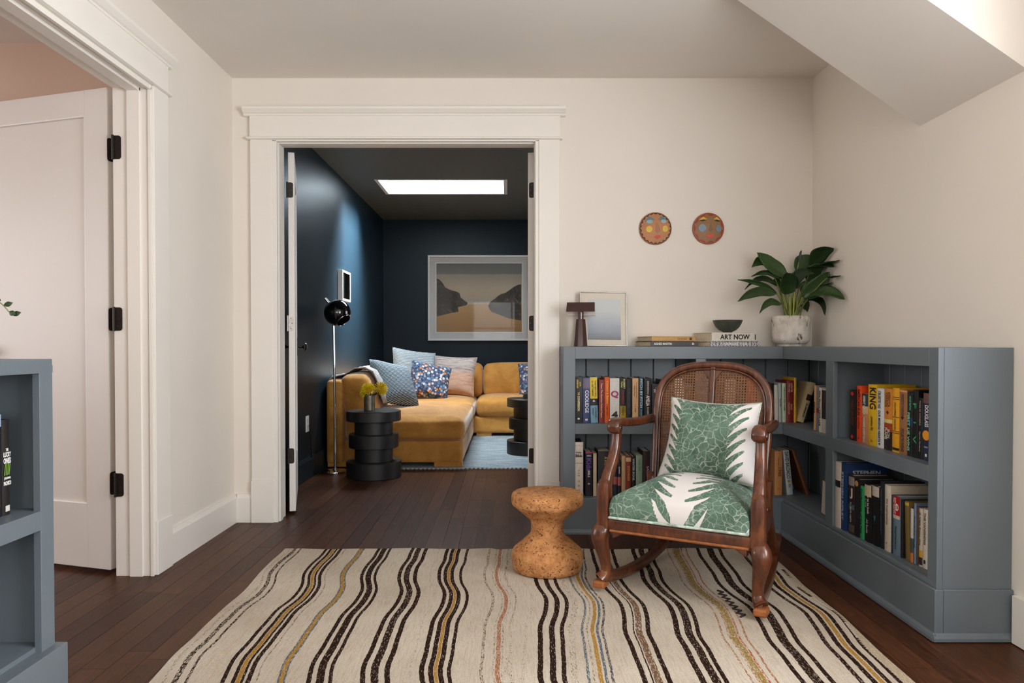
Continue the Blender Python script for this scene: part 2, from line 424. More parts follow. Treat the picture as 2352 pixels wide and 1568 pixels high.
# doors -------------------------------------------------------------
def hinge(parent, M, size=.09, mat=black_m):
    # leaf pair opening flat in the local xz plane at the knuckle
    mb = MB(); r = .011
    def leaf(s, w):
        pts = [(0, -size/2), (w-r, -size/2)] + [(w-r+r*math.sin(a), -size/2+r-r*math.cos(a)) for a in (.4, .8, 1.2, PI/2)]
        pts += [(w-r+r*math.cos(a), size/2-r+r*math.sin(a)) for a in (0, .4, .8, 1.2, PI/2)] + [(0, size/2)]
        mb.prism([(s*u, v) for u, v in pts], -.001, .0015, lambda u, v, w_: M @ Vector((u, w_, v)))
    leaf(1, .034)
    mb.tube([M @ Vector((0, -.004, -size/2-.002)), M @ Vector((0, -.004, size/2+.002))], .0055, 8)
    h = build('hinge', mb, mat, parent, smooth=30)
    sc = MB()
    for zz in (-.03, 0, .03):
        c = M @ Vector((.018 + (.006 if zz == 0 else 0), -.0012, zz)); nrm = (M.to_3x3() @ Vector((0, -1, 0)))
        q = nrm.to_track_quat('Z', 'Y').to_matrix().to_4x4()
        sc.lathe([(.0001, .0008), (.0035, .0006), (.0035, -.0005)], 8, c, q)
    build('screws', sc, blackgl_m, h)
    return h
def knob(parent, M, mat=blackgl_m):      # local +y points away from the door face
    q = M @ Matrix.Rotation(-PI/2, 4, 'X')
    mb = MB(); mb.lathe([(.0001, 0), (.022, 0), (.022, .004), (.008, .008), (.007, .03), (.012, .036), (.026, .044), (.028, .052), (.022, .062), (.0001, .066)], 20, (0,0,0), q)
    k = build('knob', mb, mat, parent, smooth=40)
    mb = MB(); mb.box(-.022, .022, 0, .003, -.06, .06, M)
    build('backplate', mb, mat, k, bevel=.002)
def door_from(name, C, ux, uy, w, h, label, **kw):
    # C near corner of the hinge edge, ux direction along the width, uy direction of the thickness
    ux = Vector((*ux, 0)).normalized(); uy = Vector((*uy, 0)).normalized()
    R = Matrix(((ux.x, uy.x, 0, C[0]), (ux.y, uy.y, 0, C[1]), (0, 0, 1, 0), (0, 0, 0, 1)))
    D = thing(name, (C[0], C[1], 0), label, 'door', kind='structure'); t = .036; stile = kw.get('stile', .115); pz = kw.get('pz', (.29, 2.0))
    def bx(n, *a, **k): return build(n, MB().box(*a, M=R), door_m, D, **k)
    bx('stile', 0, stile, 0, t, .018, h, bevel=.002); bx('stile', w-stile, w, 0, t, .018, h, bevel=.002)
    bx('rail', stile, w-stile, 0, t, .018, pz[0], bevel=.002); bx('rail', stile, w-stile, 0, t, pz[1], h, bevel=.002)
    bx('panel', stile-.002, w-stile+.002, .011, t-.011, pz[0]-.002, pz[1]+.002)
    for y in (.006, t-.006):
        mb = MB(); a, b = stile, w-stile; c, d = pz
        L = [R @ Vector(p) for p in ((a, y, c), (b, y, c), (b, y, d), (a, y, d))]
        for i in range(4): mb.tube([L[i], L[(i+1) % 4]], .0065, 8)
        build('panel_moulding', mb, door_m, D, smooth=40)
    return D, R
D1, R1 = door_from('door_1', (-1.734, 3.172), (-.954, .30), (.30, .954), .80, 2.11, 'open white panel door in the left doorway', stile=.125, pz=(.30, 2.0))
for z in (1.845, 1.11, .395):
    # leaf on the jamb
    Mj = Matrix.Translation((XL-WT-.018, LY1-.014, z)) @ Matrix.Identity(4)
    hinge(D1, Mj, .10)
    # leaf on the door edge
    e = R1 @ Vector((0, .036, 0)); d = -(R1.to_3x3() @ Vector((0, 1, 0))); nx = R1.to_3x3() @ Vector((-1, 0, 0))
    Mh = Matrix(((d.x, -nx.x, 0, e.x), (d.y, -nx.y, 0, e.y), (0, 0, 1, z), (0, 0, 0, 1)))
    hinge(D1, Mh @ Matrix.Translation((0, -.001, 0)), .10)
knob(D1, R1 @ Matrix.Translation((.74, 0, .97)) @ Matrix.Rotation(PI, 4, 'Z'))
D2, R2 = door_from('door_2', (-1.254, 4.305), (-.26, .966), (-.966, -.26), .70, 2.125, 'open left leaf of the double doors seen edge-on', stile=.10)
D3, R3 = door_from('door_3', (.150, 4.300), (.21, .978), (-.978, .21), .70, 2.125, 'open right leaf of the double doors seen edge-on', stile=.10)
nickel_m = paint('worn_nickel', (150, 146, 140), .35, .08, 60, metal=.8)
for z, m in ((1.905, black_m), (1.125, nickel_m), (.345, black_m)):
    A = R2 @ Vector((0, .036, 0)); d = R2.to_3x3() @ Vector((0, -1, 0)); nx = R2.to_3x3() @ Vector((-1, 0, 0))
    Mh = Matrix(((d.x, -nx.x, 0, A.x-.006), (d.y, -nx.y, 0, A.y), (0, 0, 1, z), (0, 0, 0, 1)))
    hinge(D2, Mh @ Matrix.Translation((0, -.002, 0)), .089, m)
for z in (1.905, 1.125, .345):
    A = R3 @ Vector((0, 0, 0)); d = R3.to_3x3() @ Vector((0, 1, 0)); nx = R3.to_3x3() @ Vector((-1, 0, 0))
    Mh = Matrix(((d.x, -nx.x, 0, A.x+.006), (d.y, -nx.y, 0, A.y), (0, 0, 1, z), (0, 0, 0, 1)))
    hinge(D3, Mh @ Matrix.Translation((0, -.002, 0)), .089)
knob(D2, R2 @ Matrix.Translation((.64, 0, .985)) @ Matrix.Rotation(PI, 4, 'Z'))
knob(D2, R2 @ Matrix.Translation((.64, .036, .985)))
knob(D3, R3 @ Matrix.Translation((.64, .036, .985)))
# ------------------------------------------------------------------ built-in bookcases
BT = .99                                            # top of the bookcases
BYF, BXF = 3.862, 1.452                             # face planes: back run faces -y, right run faces -x
BXL, BYE = .290, 2.468                              # left end of the back run, near end of the right run
SH1, SH0, ST = .582, .190, .055                     # shelf tops and edge height
def bookcase_parts(T): pass
T = thing('bookcase', ((BXL+XR)/2, YB-.12, 0), 'low grey-blue built-in bookcase along the back wall under the plant', 'bookcase')
g = .0015
build('top', MB().box(BXL, XR-g, BYF+.0202, YB-g, BT-.03, BT), shelf_m, T)
build('side_panel', MB().box(BXL, BXL+.02, BYF+.02, YB-g, 0, BT-.03), shelf_m, T)
for x0, x1 in ((BXL, 1.015+.352-.02),): pass
FX = [(BXL, .354), (.992, 1.044)]
for x0, x1 in FX: build('stile', MB().box(x0, x1, BYF, BYF+.02, .165, BT if x0 == BXL else .925), shelf_m, T, bevel=.0015)
build('rail', MB().box(.354, BXF, BYF-.0004, BYF+.02, .925, BT), shelf_m, T, bevel=.0015)
build('shelf', MB().box(.31, XR-.016, BYF+.001, YB-.015, SH1-.02, SH1-.0004), shelf_m, T)
build('shelf_edge', MB().box(.354, BXF, BYF-.0005, BYF+.02, SH1-ST, SH1), shelf_m, T, bevel=.0015)
build('shelf', MB().box(.31, XR-.016, BYF+.001, YB-.015, SH0-.02, SH0-.0004), shelf_m, T)
build('base_board', MB().box(BXL, BXF+.0, BYF-.012, BYF+.018, .02, SH0), shelf_m, T, bevel=.003)
build('shoe_moulding', profile_x(MB(), [(.012, 0), (.012, .010), (.008, .02), (0.001, .026)], BXL-.006, BXF-.01, BYF-.012), shelf_m, T)
build('divider', MB().box(1.008, 1.028, BYF+.02, YB-.015, SH0, BT-.03), shelf_m, T)
x = .31; i = 0
while x < XR-.03:                                    # tongue-and-groove back boards
    x1 = min(x+.126, XR-.02)
    build('back_board', MB().box(x+.002, x1-.002, YB-.015, YB-.004, SH0-.02, BT-.03), shelf_m, T, bevel=.003, seg=1); x = x1
for y0, y1 in ((BYF+.002, BYF+.124), (BYF+.128, YB-.018)):
    build('back_board', MB().box(XR-.015, XR-.004, y0, y1, SH0-.02, BT-.03), shelf_m, T, bevel=.003, seg=1)
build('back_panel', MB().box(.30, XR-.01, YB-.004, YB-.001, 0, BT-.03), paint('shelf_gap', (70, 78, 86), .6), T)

T = thing('bookcase', (XR-.12, (BYE+BYF)/2, 0), 'low grey-blue built-in bookcase along the right wall with plain end panel', 'bookcase')
build('top', MB().box(BXF+.0202, XR-g, BYE+.0202, BYF+.0200, BT-.03, BT), shelf_m, T)
build('end_panel', MB().box(BXF+.0202, XR-g, BYE, BYE+.02, 0, BT), shelf_m, T, bevel=.0015)
for y0, y1 in ((BYE, BYE+.055), (3.265, 3.342)): build('stile', MB().box(BXF, BXF+.02, y0, y1, .165, BT if y0 == BYE else .925), shelf_m, T, bevel=.0015)
build('rail', MB().box(BXF-.0005, BXF+.02, BYE+.055, BYF-.001, .925, BT), shelf_m, T, bevel=.0015)
build('shelf', MB().box(BXF+.018, XR-.015, BYE+.02, BYF-.001, SH1-.02, SH1), shelf_m, T)
build('shelf_edge', MB().box(BXF-.0003, BXF+.02, BYE+.055, BYF, SH1-ST, SH1), shelf_m, T, bevel=.0015)
build('shelf', MB().box(BXF+.018, XR-.015, BYE+.02, BYF-.001, SH0-.02, SH0), shelf_m, T)
build('base_board', MB().box(BXF-.012, BXF+.018, BYE-.012, BYF-.0125, .0, .172).box(BXF-.001, BXF+.018, BYE+.001, BYF-.001, .172, SH0), shelf_m, T, bevel=.003)
build('base_board', MB().box(BXF+.0182, XR-.001, BYE-.012, BYE-.0002, 0, .172), shelf_m, T, bevel=.002)
build('shoe_moulding', profile_y(MB(), [(-.012, 0), (-.012, .010), (-.008, .02), (-.001, .026)], BYE-.02, BYF-.02, BXF-.012), shelf_m, T)
build('shoe_moulding', profile_x(MB(), [(.012, 0), (.012, .010), (.008, .02), (.001, .026)], BXF-.02, XR-.002, BYE-.012), shelf_m, T)
build('divider', MB().box(BXF+.02, XR-.015, 3.292, 3.312, SH0, BT-.03), shelf_m, T)
y = BYE+.02
while y < BYF-.01:
    y1 = min(y+.126, BYF-.001)
    build('back_board', MB().box(XR-.015, XR-.004, y+.002, y1-.002, SH0-.02, BT-.03), shelf_m, T, bevel=.003, seg=1); y = y1
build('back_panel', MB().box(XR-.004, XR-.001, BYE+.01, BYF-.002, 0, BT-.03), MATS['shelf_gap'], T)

LBX, LBY = -1.228, 1.97                              # near-left bookcase: face plane x, far end y
T = thing('bookcase', (LBX-.14, 1.4, 0), 'low pale blue-grey bookcase at the left edge of the frame', 'bookcase')
build('top', MB().box(LBX-.28, LBX, .8, LBY, .93, .962), shelf_m, T, bevel=.002)
build('side_panel', MB().box(LBX-.28, LBX-.02, LBY-.02, LBY, 0, .93), shelf_m, T)
build('side_panel', MB().box(LBX-.28, LBX-.02, .8, .82, 0, .93), shelf_m, T)
for y0, y1 in ((LBY-.055, LBY), (.8, .855)): build('stile', MB().box(LBX-.02, LBX, y0, y1, .16, .93), shelf_m, T, bevel=.0015)
build('rail', MB().box(LBX-.02, LBX+.0005, .8, LBY, .925, .945), shelf_m, T)
build('shelf', MB().box(LBX-.27, LBX-.018, .82, LBY-.02, .545, .563), shelf_m, T)
build('shelf_edge', MB().box(LBX-.02, LBX+.0003, .855, LBY-.055, .512, .563), shelf_m, T, bevel=.0015)
build('shelf', MB().box(LBX-.27, LBX-.018, .82, LBY-.02, .185, .203), shelf_m, T)
build('back_panel', MB().box(LBX-.28, LBX-.268, .8, LBY, 0, .93), shelf_m, T)
build('base_board', MB().box(LBX-.02, LBX+.026, .78, LBY+.015, 0, .19), shelf_m, T, bevel=.002)

# ------------------------------------------------------------------ books
def book(px, label, color, w, h, dp, pos, rz=0.0, lean=0.0, texts=(), bands=(), rough=.45, hard=True, page=None, cover=(), name='book', lift=0.0, group=None):
    # local: x across the spine, y into the shelf, z up; spine faces -y; pos = lower left front corner
    pos = (pos[0], pos[1], pos[2]+w*math.sin(max(lean, 0)))
    T = thing(name, pos, label, 'book', rot=(0, lean, rz), local=True, group=group)
    m = flat(color, rough); b = .003 if hard else .0008; o = .004 if hard else .0005
    mb = MB(); n = 6; sag = .003 if hard else .0012
    prof = [(w*k/n, -sag*math.sin(PI*k/n)) for k in range(n+1)]
    prof += [(w, dp), (w-b, dp), (w-b, b+.001), (b, b+.001), (b, dp), (0, dp)]
    mb.prism(prof, 0, h, lambda u, v, z: (u, v, z))
    build('cover', mb, m, T, smooth=35)
    build('page_block', MB().box(b, w-b, b+.001, dp-o, o, h-o), page or paper_m, T)
    for c, f0, f1 in bands:
        mb = MB(); p2 = [(w*k/n, -sag*math.sin(PI*k/n)-.0006) for k in range(n+1)] + [(w, 0), (0, 0)]
        mb.prism(p2, h*(1-f1), h*(1-f0), lambda u, v, z: (u, v, z)); build('spine_band', mb, flat(c, rough), T, smooth=35)
    for tx in texts:
        s, c, f0, f1, fill = tx[:5]; xo = tx[5] if len(tx) > 5 else .5; mode = tx[6] if len(tx) > 6 else 'V'
        zc = h*(1-(f0+f1)/2); ctr = (w*xo, -sag-.0011, zc)
        if mode == 'V': lettering(T, s, ctr, (0, 0, -1), (1, 0, 0), h*(f1-f0), w*fill, flat(c, .5))
        else: lettering(T, s, ctr, (1, 0, 0), (0, 0, 1), w*fill, h*(f1-f0), flat(c, .5), squeeze=True, bold=2)
    for tx in cover:                                  # lettering on the right-hand board (normal +x)
        s, c, z0, z1, y0, y1 = tx
        lettering(T, s, (w+.0006, (y0+y1)/2, (z0+z1)/2), (0, 1, 0), (0, 0, 1), y1-y0, z1-z0, flat(c, .5), bold=1)
    return T
WHT, BLK, YEL, GLD = (226, 222, 214), (24, 23, 24), (228, 190, 40), (205, 160, 80)
YS = 3.905                                            # spine line of the back run
def back_book(p0, p1, ytop, label, color, zs=SH1, Y=YS, lean=0.0, dp=.165, **kw):
    a, b = onY(p0, 950, Y), onY(p1, 950, Y); z = onY(p0, ytop, Y).z
    return book(None, label, color, b.x-a.x-.001, z-zs, dp, (a.x, Y, zs+.0003), 0, lean, **kw)
G1 = 'books on the upper shelf of the back bookcase'
back_book(1320, 1338.5, 866, 'black hardcover with yellow author name, first at the left of the upper back shelf', (26, 24, 22),
          texts=[('JOHN', YEL, .10, .20, .22, .66), ('GRISHAM', YEL, .05, .24, .24, .34), ('THE', (235, 190, 60), .33, .39, .24), ('CONFESSION', (238, 226, 160), .41, .74, .28), ('•', WHT, .89, .93, .3)])
back_book(1339, 1355.5, 867, 'blue hardcover with big white lettering and a portrait at the top of its spine', (52, 66, 112),
          bands=[((104, 98, 118), .02, .24)], texts=[('COOLIDGE', (226, 228, 236), .28, .78, .52, .55), ('■', WHT, .91, .95, .35)])
back_book(1357, 1374, 866, 'book with yellow top, black middle and light blue bottom of the spine', (120, 165, 190), lean=-.022,
          bands=[((222, 190, 36), .01, .47), ((22, 22, 24), .47, .62)], texts=[('THIRTEEN DAYS', (70, 60, 20), .07, .43, .2, .72), ('IN SEPTEMBER', (60, 52, 20), .08, .42, .2, .34), ('LAWRENCE', (28, 40, 60), .65, .88, .2, .72), ('WRIGHT', (28, 40, 60), .67, .84, .2, .34), ('&', WHT, .5, .54, .6, .5, 'H')])
back_book(1375.5, 1388, 872, 'slim dusty red book with pale gold spine lettering', (133, 52, 50), texts=[('Team: The American Political Future', (226, 190, 170), .08, .88, .34)])
back_book(1388.5, 1400.5, 866, 'slim bright orange book beside the white numeral spine', (214, 92, 26), texts=[('Cooking & Baking', (250, 190, 90), .08, .58, .5), ('MEYER', (150, 50, 10), .62, .86, .3)])
back_book(1401, 1423, 868.5, 'thick white book with a purple letter and black numeral on the spine', (218, 215, 210), hard=False,
          texts=[('Q', (166, 52, 96), .28, .45, .82, .5, 'H'), ('4', (28, 27, 27), .74, .90, .68, .5, 'H')])
back_book(1424, 1438, 868, 'black book whose spine turns yellow towards the bottom', (24, 22, 20), bands=[((150, 125, 18), .62, .78), ((176, 148, 22), .78, 1.0)],
          texts=[('ROBERT', (226, 220, 150), .02, .24, .3, .7), ('Parker', (206, 220, 90), .08, .22, .3, .3), ('THE PERFECT', (150, 30, 24), .27, .58, .34), ('HUSBAND', (80, 50, 10), .64, .84, .34), ('—', BLK, .92, .95, .6, .5, 'H')])
back_book(1438.5, 1452, 871, 'plain black book with faint blue spine lettering on the upper back shelf', (18, 18, 21), texts=[('THE HISTORY OF', (66, 74, 100), .2, .8, .3)])
back_book(1452.5, 1466.5, 868.5, 'peach coloured paperback with small brown title', (212, 168, 122), hard=False, texts=[('The Sound and Light', (120, 70, 40), .08, .45, .22, .66), ('of Blaise Pascal', (120, 70, 40), .16, .4, .2, .34), ('T. C. LANE', (120, 70, 40), .58, .76, .2), ('▲', (60, 40, 24), .9, .94, .3, .5, 'H')])
back_book(1467.5, 1478, 867, 'narrow teal blue book with white capitals running down its spine', (40, 66, 82), texts=[('PITCH BY PITCH', (206, 218, 222), .03, .66, .5), ('BOB GIBSON', (170, 190, 196), .7, .85, .25), ('●', WHT, .88, .92, .4, .5, 'H')])
back_book(1479.5, 1496.5, 869, 'black book with large white name and a red mark at the foot', (20, 17, 17), texts=[('REMEMBERING', (190, 180, 170), .06, .36, .26), ('AMELIA', (232, 226, 216), .38, .62, .48), ('ROGERS', (190, 180, 170), .65, .82, .24), ('■', (176, 34, 30), .86, .89, .25, .5, 'H')])
back_book(1497.5, 1515, 882, 'shorter dark navy book with white title block, against the chair back', (40, 37, 52), texts=[('OUR', WHT, .13, .17, .6, .5, 'H'), ('YEAR', WHT, .18, .22, .6, .5, 'H'), ('OF', (190, 188, 186), .23, .25, .2, .5, 'H'), ('▬', (170, 168, 170), .09, .1, .8, .5, 'H')])
back_book(1520, 1550, 872, 'thick dark brown book behind the left cane panel', (58, 40, 34))
back_book(1551, 1570, 870, 'white book showing through the left cane panel of the chair', (226, 220, 210))
back_book(1571, 1592, 880, 'dark grey book behind the left cane panel beside the divider', (72, 68, 68))
back_book(1620, 1638, 868, 'pale grey book just right of the divider behind the chair', (170, 164, 158))
back_book(1639, 1662, 874, 'brown book behind the chair centre post', (96, 72, 58))
back_book(1664, 1690, 870, 'cream book behind the right cane panel', (206, 190, 168))
back_book(1691, 1712, 876, 'dark green book behind the right cane panel', (48, 56, 48))
back_book(1714, 1737, 868, 'red-orange book glowing through the right cane panel', (206, 66, 30))
back_book(1738, 1760, 878, 'tan book behind the right stile of the chair', (150, 116, 84))
back_book(1761, 1778, 880, 'black book half hidden by the chair right stile', (30, 27, 27))
Y2 = 3.93
back_book(1779, 1788, 884, 'thin white book leaning beside the chair, upper corner shelf', (222, 218, 208), Y=Y2, lean=-.02)
back_book(1789, 1796, 880, 'thin pale blue-grey book on the upper corner shelf', (176, 186, 186), Y=Y2, lean=-.02, texts=[('PLAYER', (60, 60, 70), .4, .6, .4)])
back_book(1797, 1806, 880, 'thin pale green book on the upper corner shelf', (196, 206, 176), Y=Y2, lean=-.012, texts=[('THE LONG WAY HOME', (60, 66, 50), .1, .7, .36)])
back_book(1806.5, 1823, 874, 'dark red hardcover with cream lettering on the upper corner shelf', (122, 24, 24), Y=Y2, texts=[('LEADING THEY', (216, 180, 150), .06, .28, .24, .68), ('THEY HAD', (216, 180, 150), .06, .28, .24, .34), ('DAVID', (206, 160, 130), .56, .7, .26, .66), ('HALBERSTAM', (206, 160, 130), .52, .8, .22, .32)])
back_book(1823.5, 1829.5, 867, 'thin yellow book next to the dark red hardcover', (216, 172, 40), Y=Y2, texts=[('A HISTORY OF', (150, 100, 20), .2, .8, .4)])
back_book(1835, 1846, 876, 'cream paperback leaning right across the upper corner shelf', (206, 188, 148), Y=3.90, lean=.30, hard=False, texts=[('SUMMER', (60, 50, 40), .5, .9, .4)], bands=[((54, 34, 30), .3, .45)])
G2 = 'books on the lower shelf of the back bookcase'
Z0 = SH0
back_book(1319.5, 1340, 1015, 'tall white decorated bible at the left of the lower back shelf', (212, 204, 194), zs=Z0, Y=3.872, dp=.19, page=flat((36, 33, 34)),
          texts=[('Holy', (70, 60, 56), .17, .21, .6, .5, 'H'), ('Bible', (70, 60, 56), .22, .27, .72, .5, 'H'), ('~ ❦ ~', (170, 136, 70), .05, .08, .8, .5, 'H'), ('~~~', (176, 146, 86), .37, .39, .8, .5, 'H'), ('✧ ✧ ✧', (176, 146, 86), .5, .62, .3), ('✧ ✦ ✧', (176, 146, 86), .68, .9, .3)])
back_book(1345, 1361, 1038, 'black and purple bible with a pink band at the head of its spine', (27, 24, 36), zs=Z0, bands=[((190, 50, 110), .0, .03)], texts=[('KING', (206, 200, 214), .06, .1, .6, .5, 'H'), ('Kids', (104, 70, 168), .14, .42, .7), ('BIBLE', (214, 208, 214), .42, .57, .36), ('●', (176, 140, 150), .7, .74, .4, .5, 'H')])
back_book(1363, 1371, 1041, 'thin cream book on the lower back shelf', (204, 188, 160), zs=Z0)
back_book(1374, 1404, 1036, 'thick black hardcover with gold lettering behind the chair arm', (24, 22, 20), zs=Z0, texts=[('A Woman of', (196, 160, 90), .12, .5, .3, .62)])
back_book(1409, 1418, 1050, 'thin navy book with pink foot beside the chair arm', (40, 44, 64), zs=Z0, bands=[((176, 96, 86), .5, .7)])
back_book(1419, 1427, 1060, 'small black book with white lettering between the chair arm and a tan book', (26, 28, 38), zs=Z0, bands=[((176, 100, 90), .45, .7)], texts=[('DARE', WHT, .1, .4, .4)])
back_book(1428, 1437.5, 1047, 'thin tan book with a dark slash on the spine', (190, 158, 122), zs=Z0)
back_book(1438, 1450, 1046, 'russet red book with a cream label near the top', (132, 50, 22), zs=Z0, bands=[((206, 170, 130), .05, .15)], texts=[('STORIES', (216, 150, 70), .18, .7, .4)])
back_book(1451, 1460, 1048, 'thin black book with white lettering behind the seat cushion', (26, 26, 27), zs=Z0, texts=[('WINTER BONE', (196, 196, 196), .05, .6, .5)])
back_book(1461, 1476, 1045, 'sage green book above the seat cushion', (136, 160, 138), zs=Z0, texts=[('THE SEA', (96, 120, 100), .1, .4, .3)])
back_book(1477, 1494, 1036, 'very dark maroon book beside the chair back', (40, 16, 17), zs=Z0, texts=[('SABBAT', (190, 150, 150), .3, .7, .3, .66)])
back_book(1780, 1797.5, 1036, 'orange-tan book with a year on its spine, lower corner shelf', (188, 128, 74), zs=Z0, Y=Y2, texts=[('1948', (120, 62, 24), .37, .57, .5, .66), ('Yoram Kaniuk', (130, 76, 36), .14, .33, .2), ('J', (120, 62, 24), .82, .87, .3)])
back_book(1809, 1823, 1034, 'pale grey hardcover leaning left with bold lettering, lower corner shelf', (178, 182, 184), zs=Z0, Y=Y2, lean=-.10, texts=[('DAVID BALDACCI', (50, 54, 58), .03, .63, .62), ('●', (150, 140, 40), .66, .72, .5, .5, 'H'), ('FIX', (70, 80, 90), .76, .84, .4)])
back_book(1853, 1862, 1030, 'thin brown book leaning steeply on the lower corner shelf', (106, 66, 38), zs=Z0, Y=Y2, lean=-.32)

XS = 1.507
LASTY = {}
def right_book(p0, p1, ytop, label, color, zs=SH1, X=XS, lean=0.0, dp=.16, **kw):
    if zs == SH0 and p0 > 1910: X = 1.462 + (p0-1917)/217*.05
    a = onX(p0, 950, X); b = onX(p1, 950, X); z = onX((p0+p1)/2, ytop, X).z
    if lean == 0 and p0 > 1910:
        a.y = min(a.y, LASTY.get(zs, 9)-.0004); LASTY[zs] = b.y
    return book(None, label, color, max(.006, a.y-b.y-.001), z-zs, dp, (X, a.y, zs+.0003), -PI/2, lean, **kw)
right_book(1869, 1873.5, 885, 'thin orange-cream paperback on the upper corner shelf', (206, 160, 110), X=1.50, lean=.02, texts=[('DEAR', (90, 60, 40), .2, .8, .5)], hard=False)
right_book(1875, 1880.5, 885, 'thin grey-blue paperback beside the orange-cream one', (110, 118, 128), X=1.50, lean=.02, bands=[((120, 30, 34), .5, .6)], hard=False)
right_book(1881, 1887, 890, 'white paperback with black capitals near the bookcase post', (214, 206, 188), X=1.49, texts=[('Alice Munro DEAR LIFE', (40, 40, 44), .06, .86, .55)], hard=False)
right_book(1887.5, 1897, 893, 'white and black paperback right against the bookcase post', (196, 192, 184), X=1.49, bands=[((22, 24, 32), .03, .68)], hard=False)
right_book(1952, 1967, 896, 'black book with red diamonds at the left of the upper right shelf', (24, 19, 18), texts=[('◆', (206, 40, 32), .02, .12, .8, .5, 'H'), ('◆', (206, 40, 32), .88, .97, .8, .5, 'H'), ('DARK MATTER', (112, 56, 24), .2, .7, .6)])
right_book(1968, 1980, 886, 'bright orange-red hardcover with black capitals on the upper right shelf', (226, 70, 22), texts=[('AMERICAN GUN', (60, 18, 12), .05, .52, .5), ('ELINSON', (160, 40, 10), .56, .76, .34), ('●', (70, 60, 120), .92, .95, .4, .5, 'H')])
right_book(1980.5, 1994, 904, 'shorter book with dark sky above sand colour on its spine, between orange and yellow', (190, 128, 84), bands=[((40, 54, 62), .0, .25), ((204, 168, 118), .25, .4)], texts=[('GREAT CIRCLE', (226, 224, 214), .04, .42, .36), ('MAGGIE SHIPSTEAD', (226, 224, 214), .46, .97, .3)])
right_book(1994.5, 2014, 883, 'bright yellow hardcover with heavy black title on the upper right shelf', (220, 172, 22), texts=[('KING', (22, 20, 18), .05, .40, .72, .62), ('Jonathan Eig', (80, 62, 14), .52, .75, .3), ('●', (150, 120, 30), .9, .94, .3, .5, 'H')])
right_book(2014.5, 2031, 892, 'white hardcover with dark lettering between yellow and golden spines', (208, 208, 206), texts=[('CELESTE NG  OUR MISSING HEARTS', (36, 48, 68), .04, .90, .34, .45), ('■', (40, 44, 52), .92, .95, .3, .5, 'H')])
right_book(2031.5, 2050, 892, 'golden orange hardcover fading to black at the foot', (200, 126, 44), bands=[((212, 190, 120), .50, .56), ((150, 62, 24), .56, .70), ((34, 26, 24), .70, 1.0)], texts=[('REBECCA', (120, 70, 24), .06, .3, .3, .66), ('YARROS', (120, 70, 24), .06, .3, .3, .33), ('✦', (60, 30, 16), .36, .42, .4, .5, 'H'), ('IRON', (212, 200, 180), .66, .80, .3, .66), ('FLAME', (212, 200, 180), .64, .83, .3, .34)])
right_book(2050.5, 2066, 891, 'yellow book with black line pattern on the upper right shelf', (224, 160, 28), bands=[((60, 34, 12), .14, .15), ((60, 34, 12), .17, .18), ((60, 34, 12), .45, .46), ((60, 34, 12), .67, .68), ((60, 34, 12), .7, .71), ((40, 26, 12), .93, .97)], texts=[('COLSON WHITEHEAD', (50, 32, 14), .22, .44, .36), ('CROOK MANIFESTO', (50, 32, 14), .48, .66, .4)])
right_book(2066.5, 2084, 896, 'brown and copper hardcover right of the patterned yellow book', (150, 104, 70), bands=[((206, 150, 112), .0, .03)], texts=[('REBECCA YARROS', (110, 70, 44), .06, .4, .4), ('✦', (40, 26, 20), .4, .46, .5, .5, 'H'), ('FOURTH WING', (96, 58, 34), .6, .96, .4)])
right_book(2084.5, 2097, 900, 'black book with pale green lettering right of the copper hardcover', (20, 26, 28), bands=[((28, 50, 92), .4, .52)], texts=[('ASHLEY ELSTON', (90, 190, 150), .06, .28, .3, .7), ('FIRST LIE WINS', (120, 206, 168), .32, .92, .42, .4)])
right_book(2097.5, 2110, 896, 'black book with large green letters on the spine', (18, 19, 20), texts=[('F', (60, 150, 90), .16, .30, .62), ('I', (60, 150, 90), .36, .60, .5), ('V', (60, 150, 90), .66, .80, .62)])
right_book(2110.5, 2121, 914, 'slim black book with tiny white lettering', (22, 21, 21), texts=[('THIS IS WHERE', (170, 150, 140), .04, .45, .3), ('Patrick Modiano', (170, 160, 150), .55, .88, .3)])
right_book(2121.5, 2139, 903, 'navy book with bold white name and an orange disc', (34, 44, 70), bands=[((110, 80, 72), .0, .15)], texts=[('DOUGLASS', (226, 226, 228), .18, .50, .5, .55), ('●', (226, 146, 30), .55, .70, .95, .5, 'H'), ('DAVID BLIGHT', (150, 160, 176), .76, .84, .5, .5, 'H'), ('■', WHT, .9, .94, .25, .5, 'H')])
# lower right shelf
Z1 = SH0
right_book(1888, 1898.5, 1104, 'dark paperback with ruled cream edge, leaning at the post of the lower right shelf', (60, 30, 28), zs=Z1, X=1.50, lean=.10, hard=False, bands=[((206, 190, 170), .02, .98)])
right_book(1920, 1932, 1061, 'white book with a black band at the left of the lower right shelf', (214, 200, 190), zs=Z1, dp=.17, bands=[((22, 21, 22), .28, .38)])
right_book(1932.5, 1944, 1062, 'tall blue hardcover with big white letters on its board, lower right shelf', (26, 52, 96), zs=Z1, dp=.18,
           texts=[('STEPHEN RIPLEY', (170, 190, 214), .04, .95, .34)], cover=[('STEPHEN', (196, 198, 202), .243, .263, .030, .150), ('S', (214, 214, 216), .205, .226, .012, .026), ('F', (214, 214, 216), .160, .180, .016, .027)])
right_book(1951, 1964, 1091, 'dark photographic cover book with a white script initial', (44, 32, 30), zs=Z1, bands=[((150, 140, 136), .03, .18), ((56, 20, 20), .2, .44), ((70, 92, 96), .5, .58), ((84, 72, 62), .84, .97)], texts=[('J', (226, 222, 214), .22, .4, .7, .6, 'H'), ('in dark night', (190, 186, 180), .46, .8, .3)])
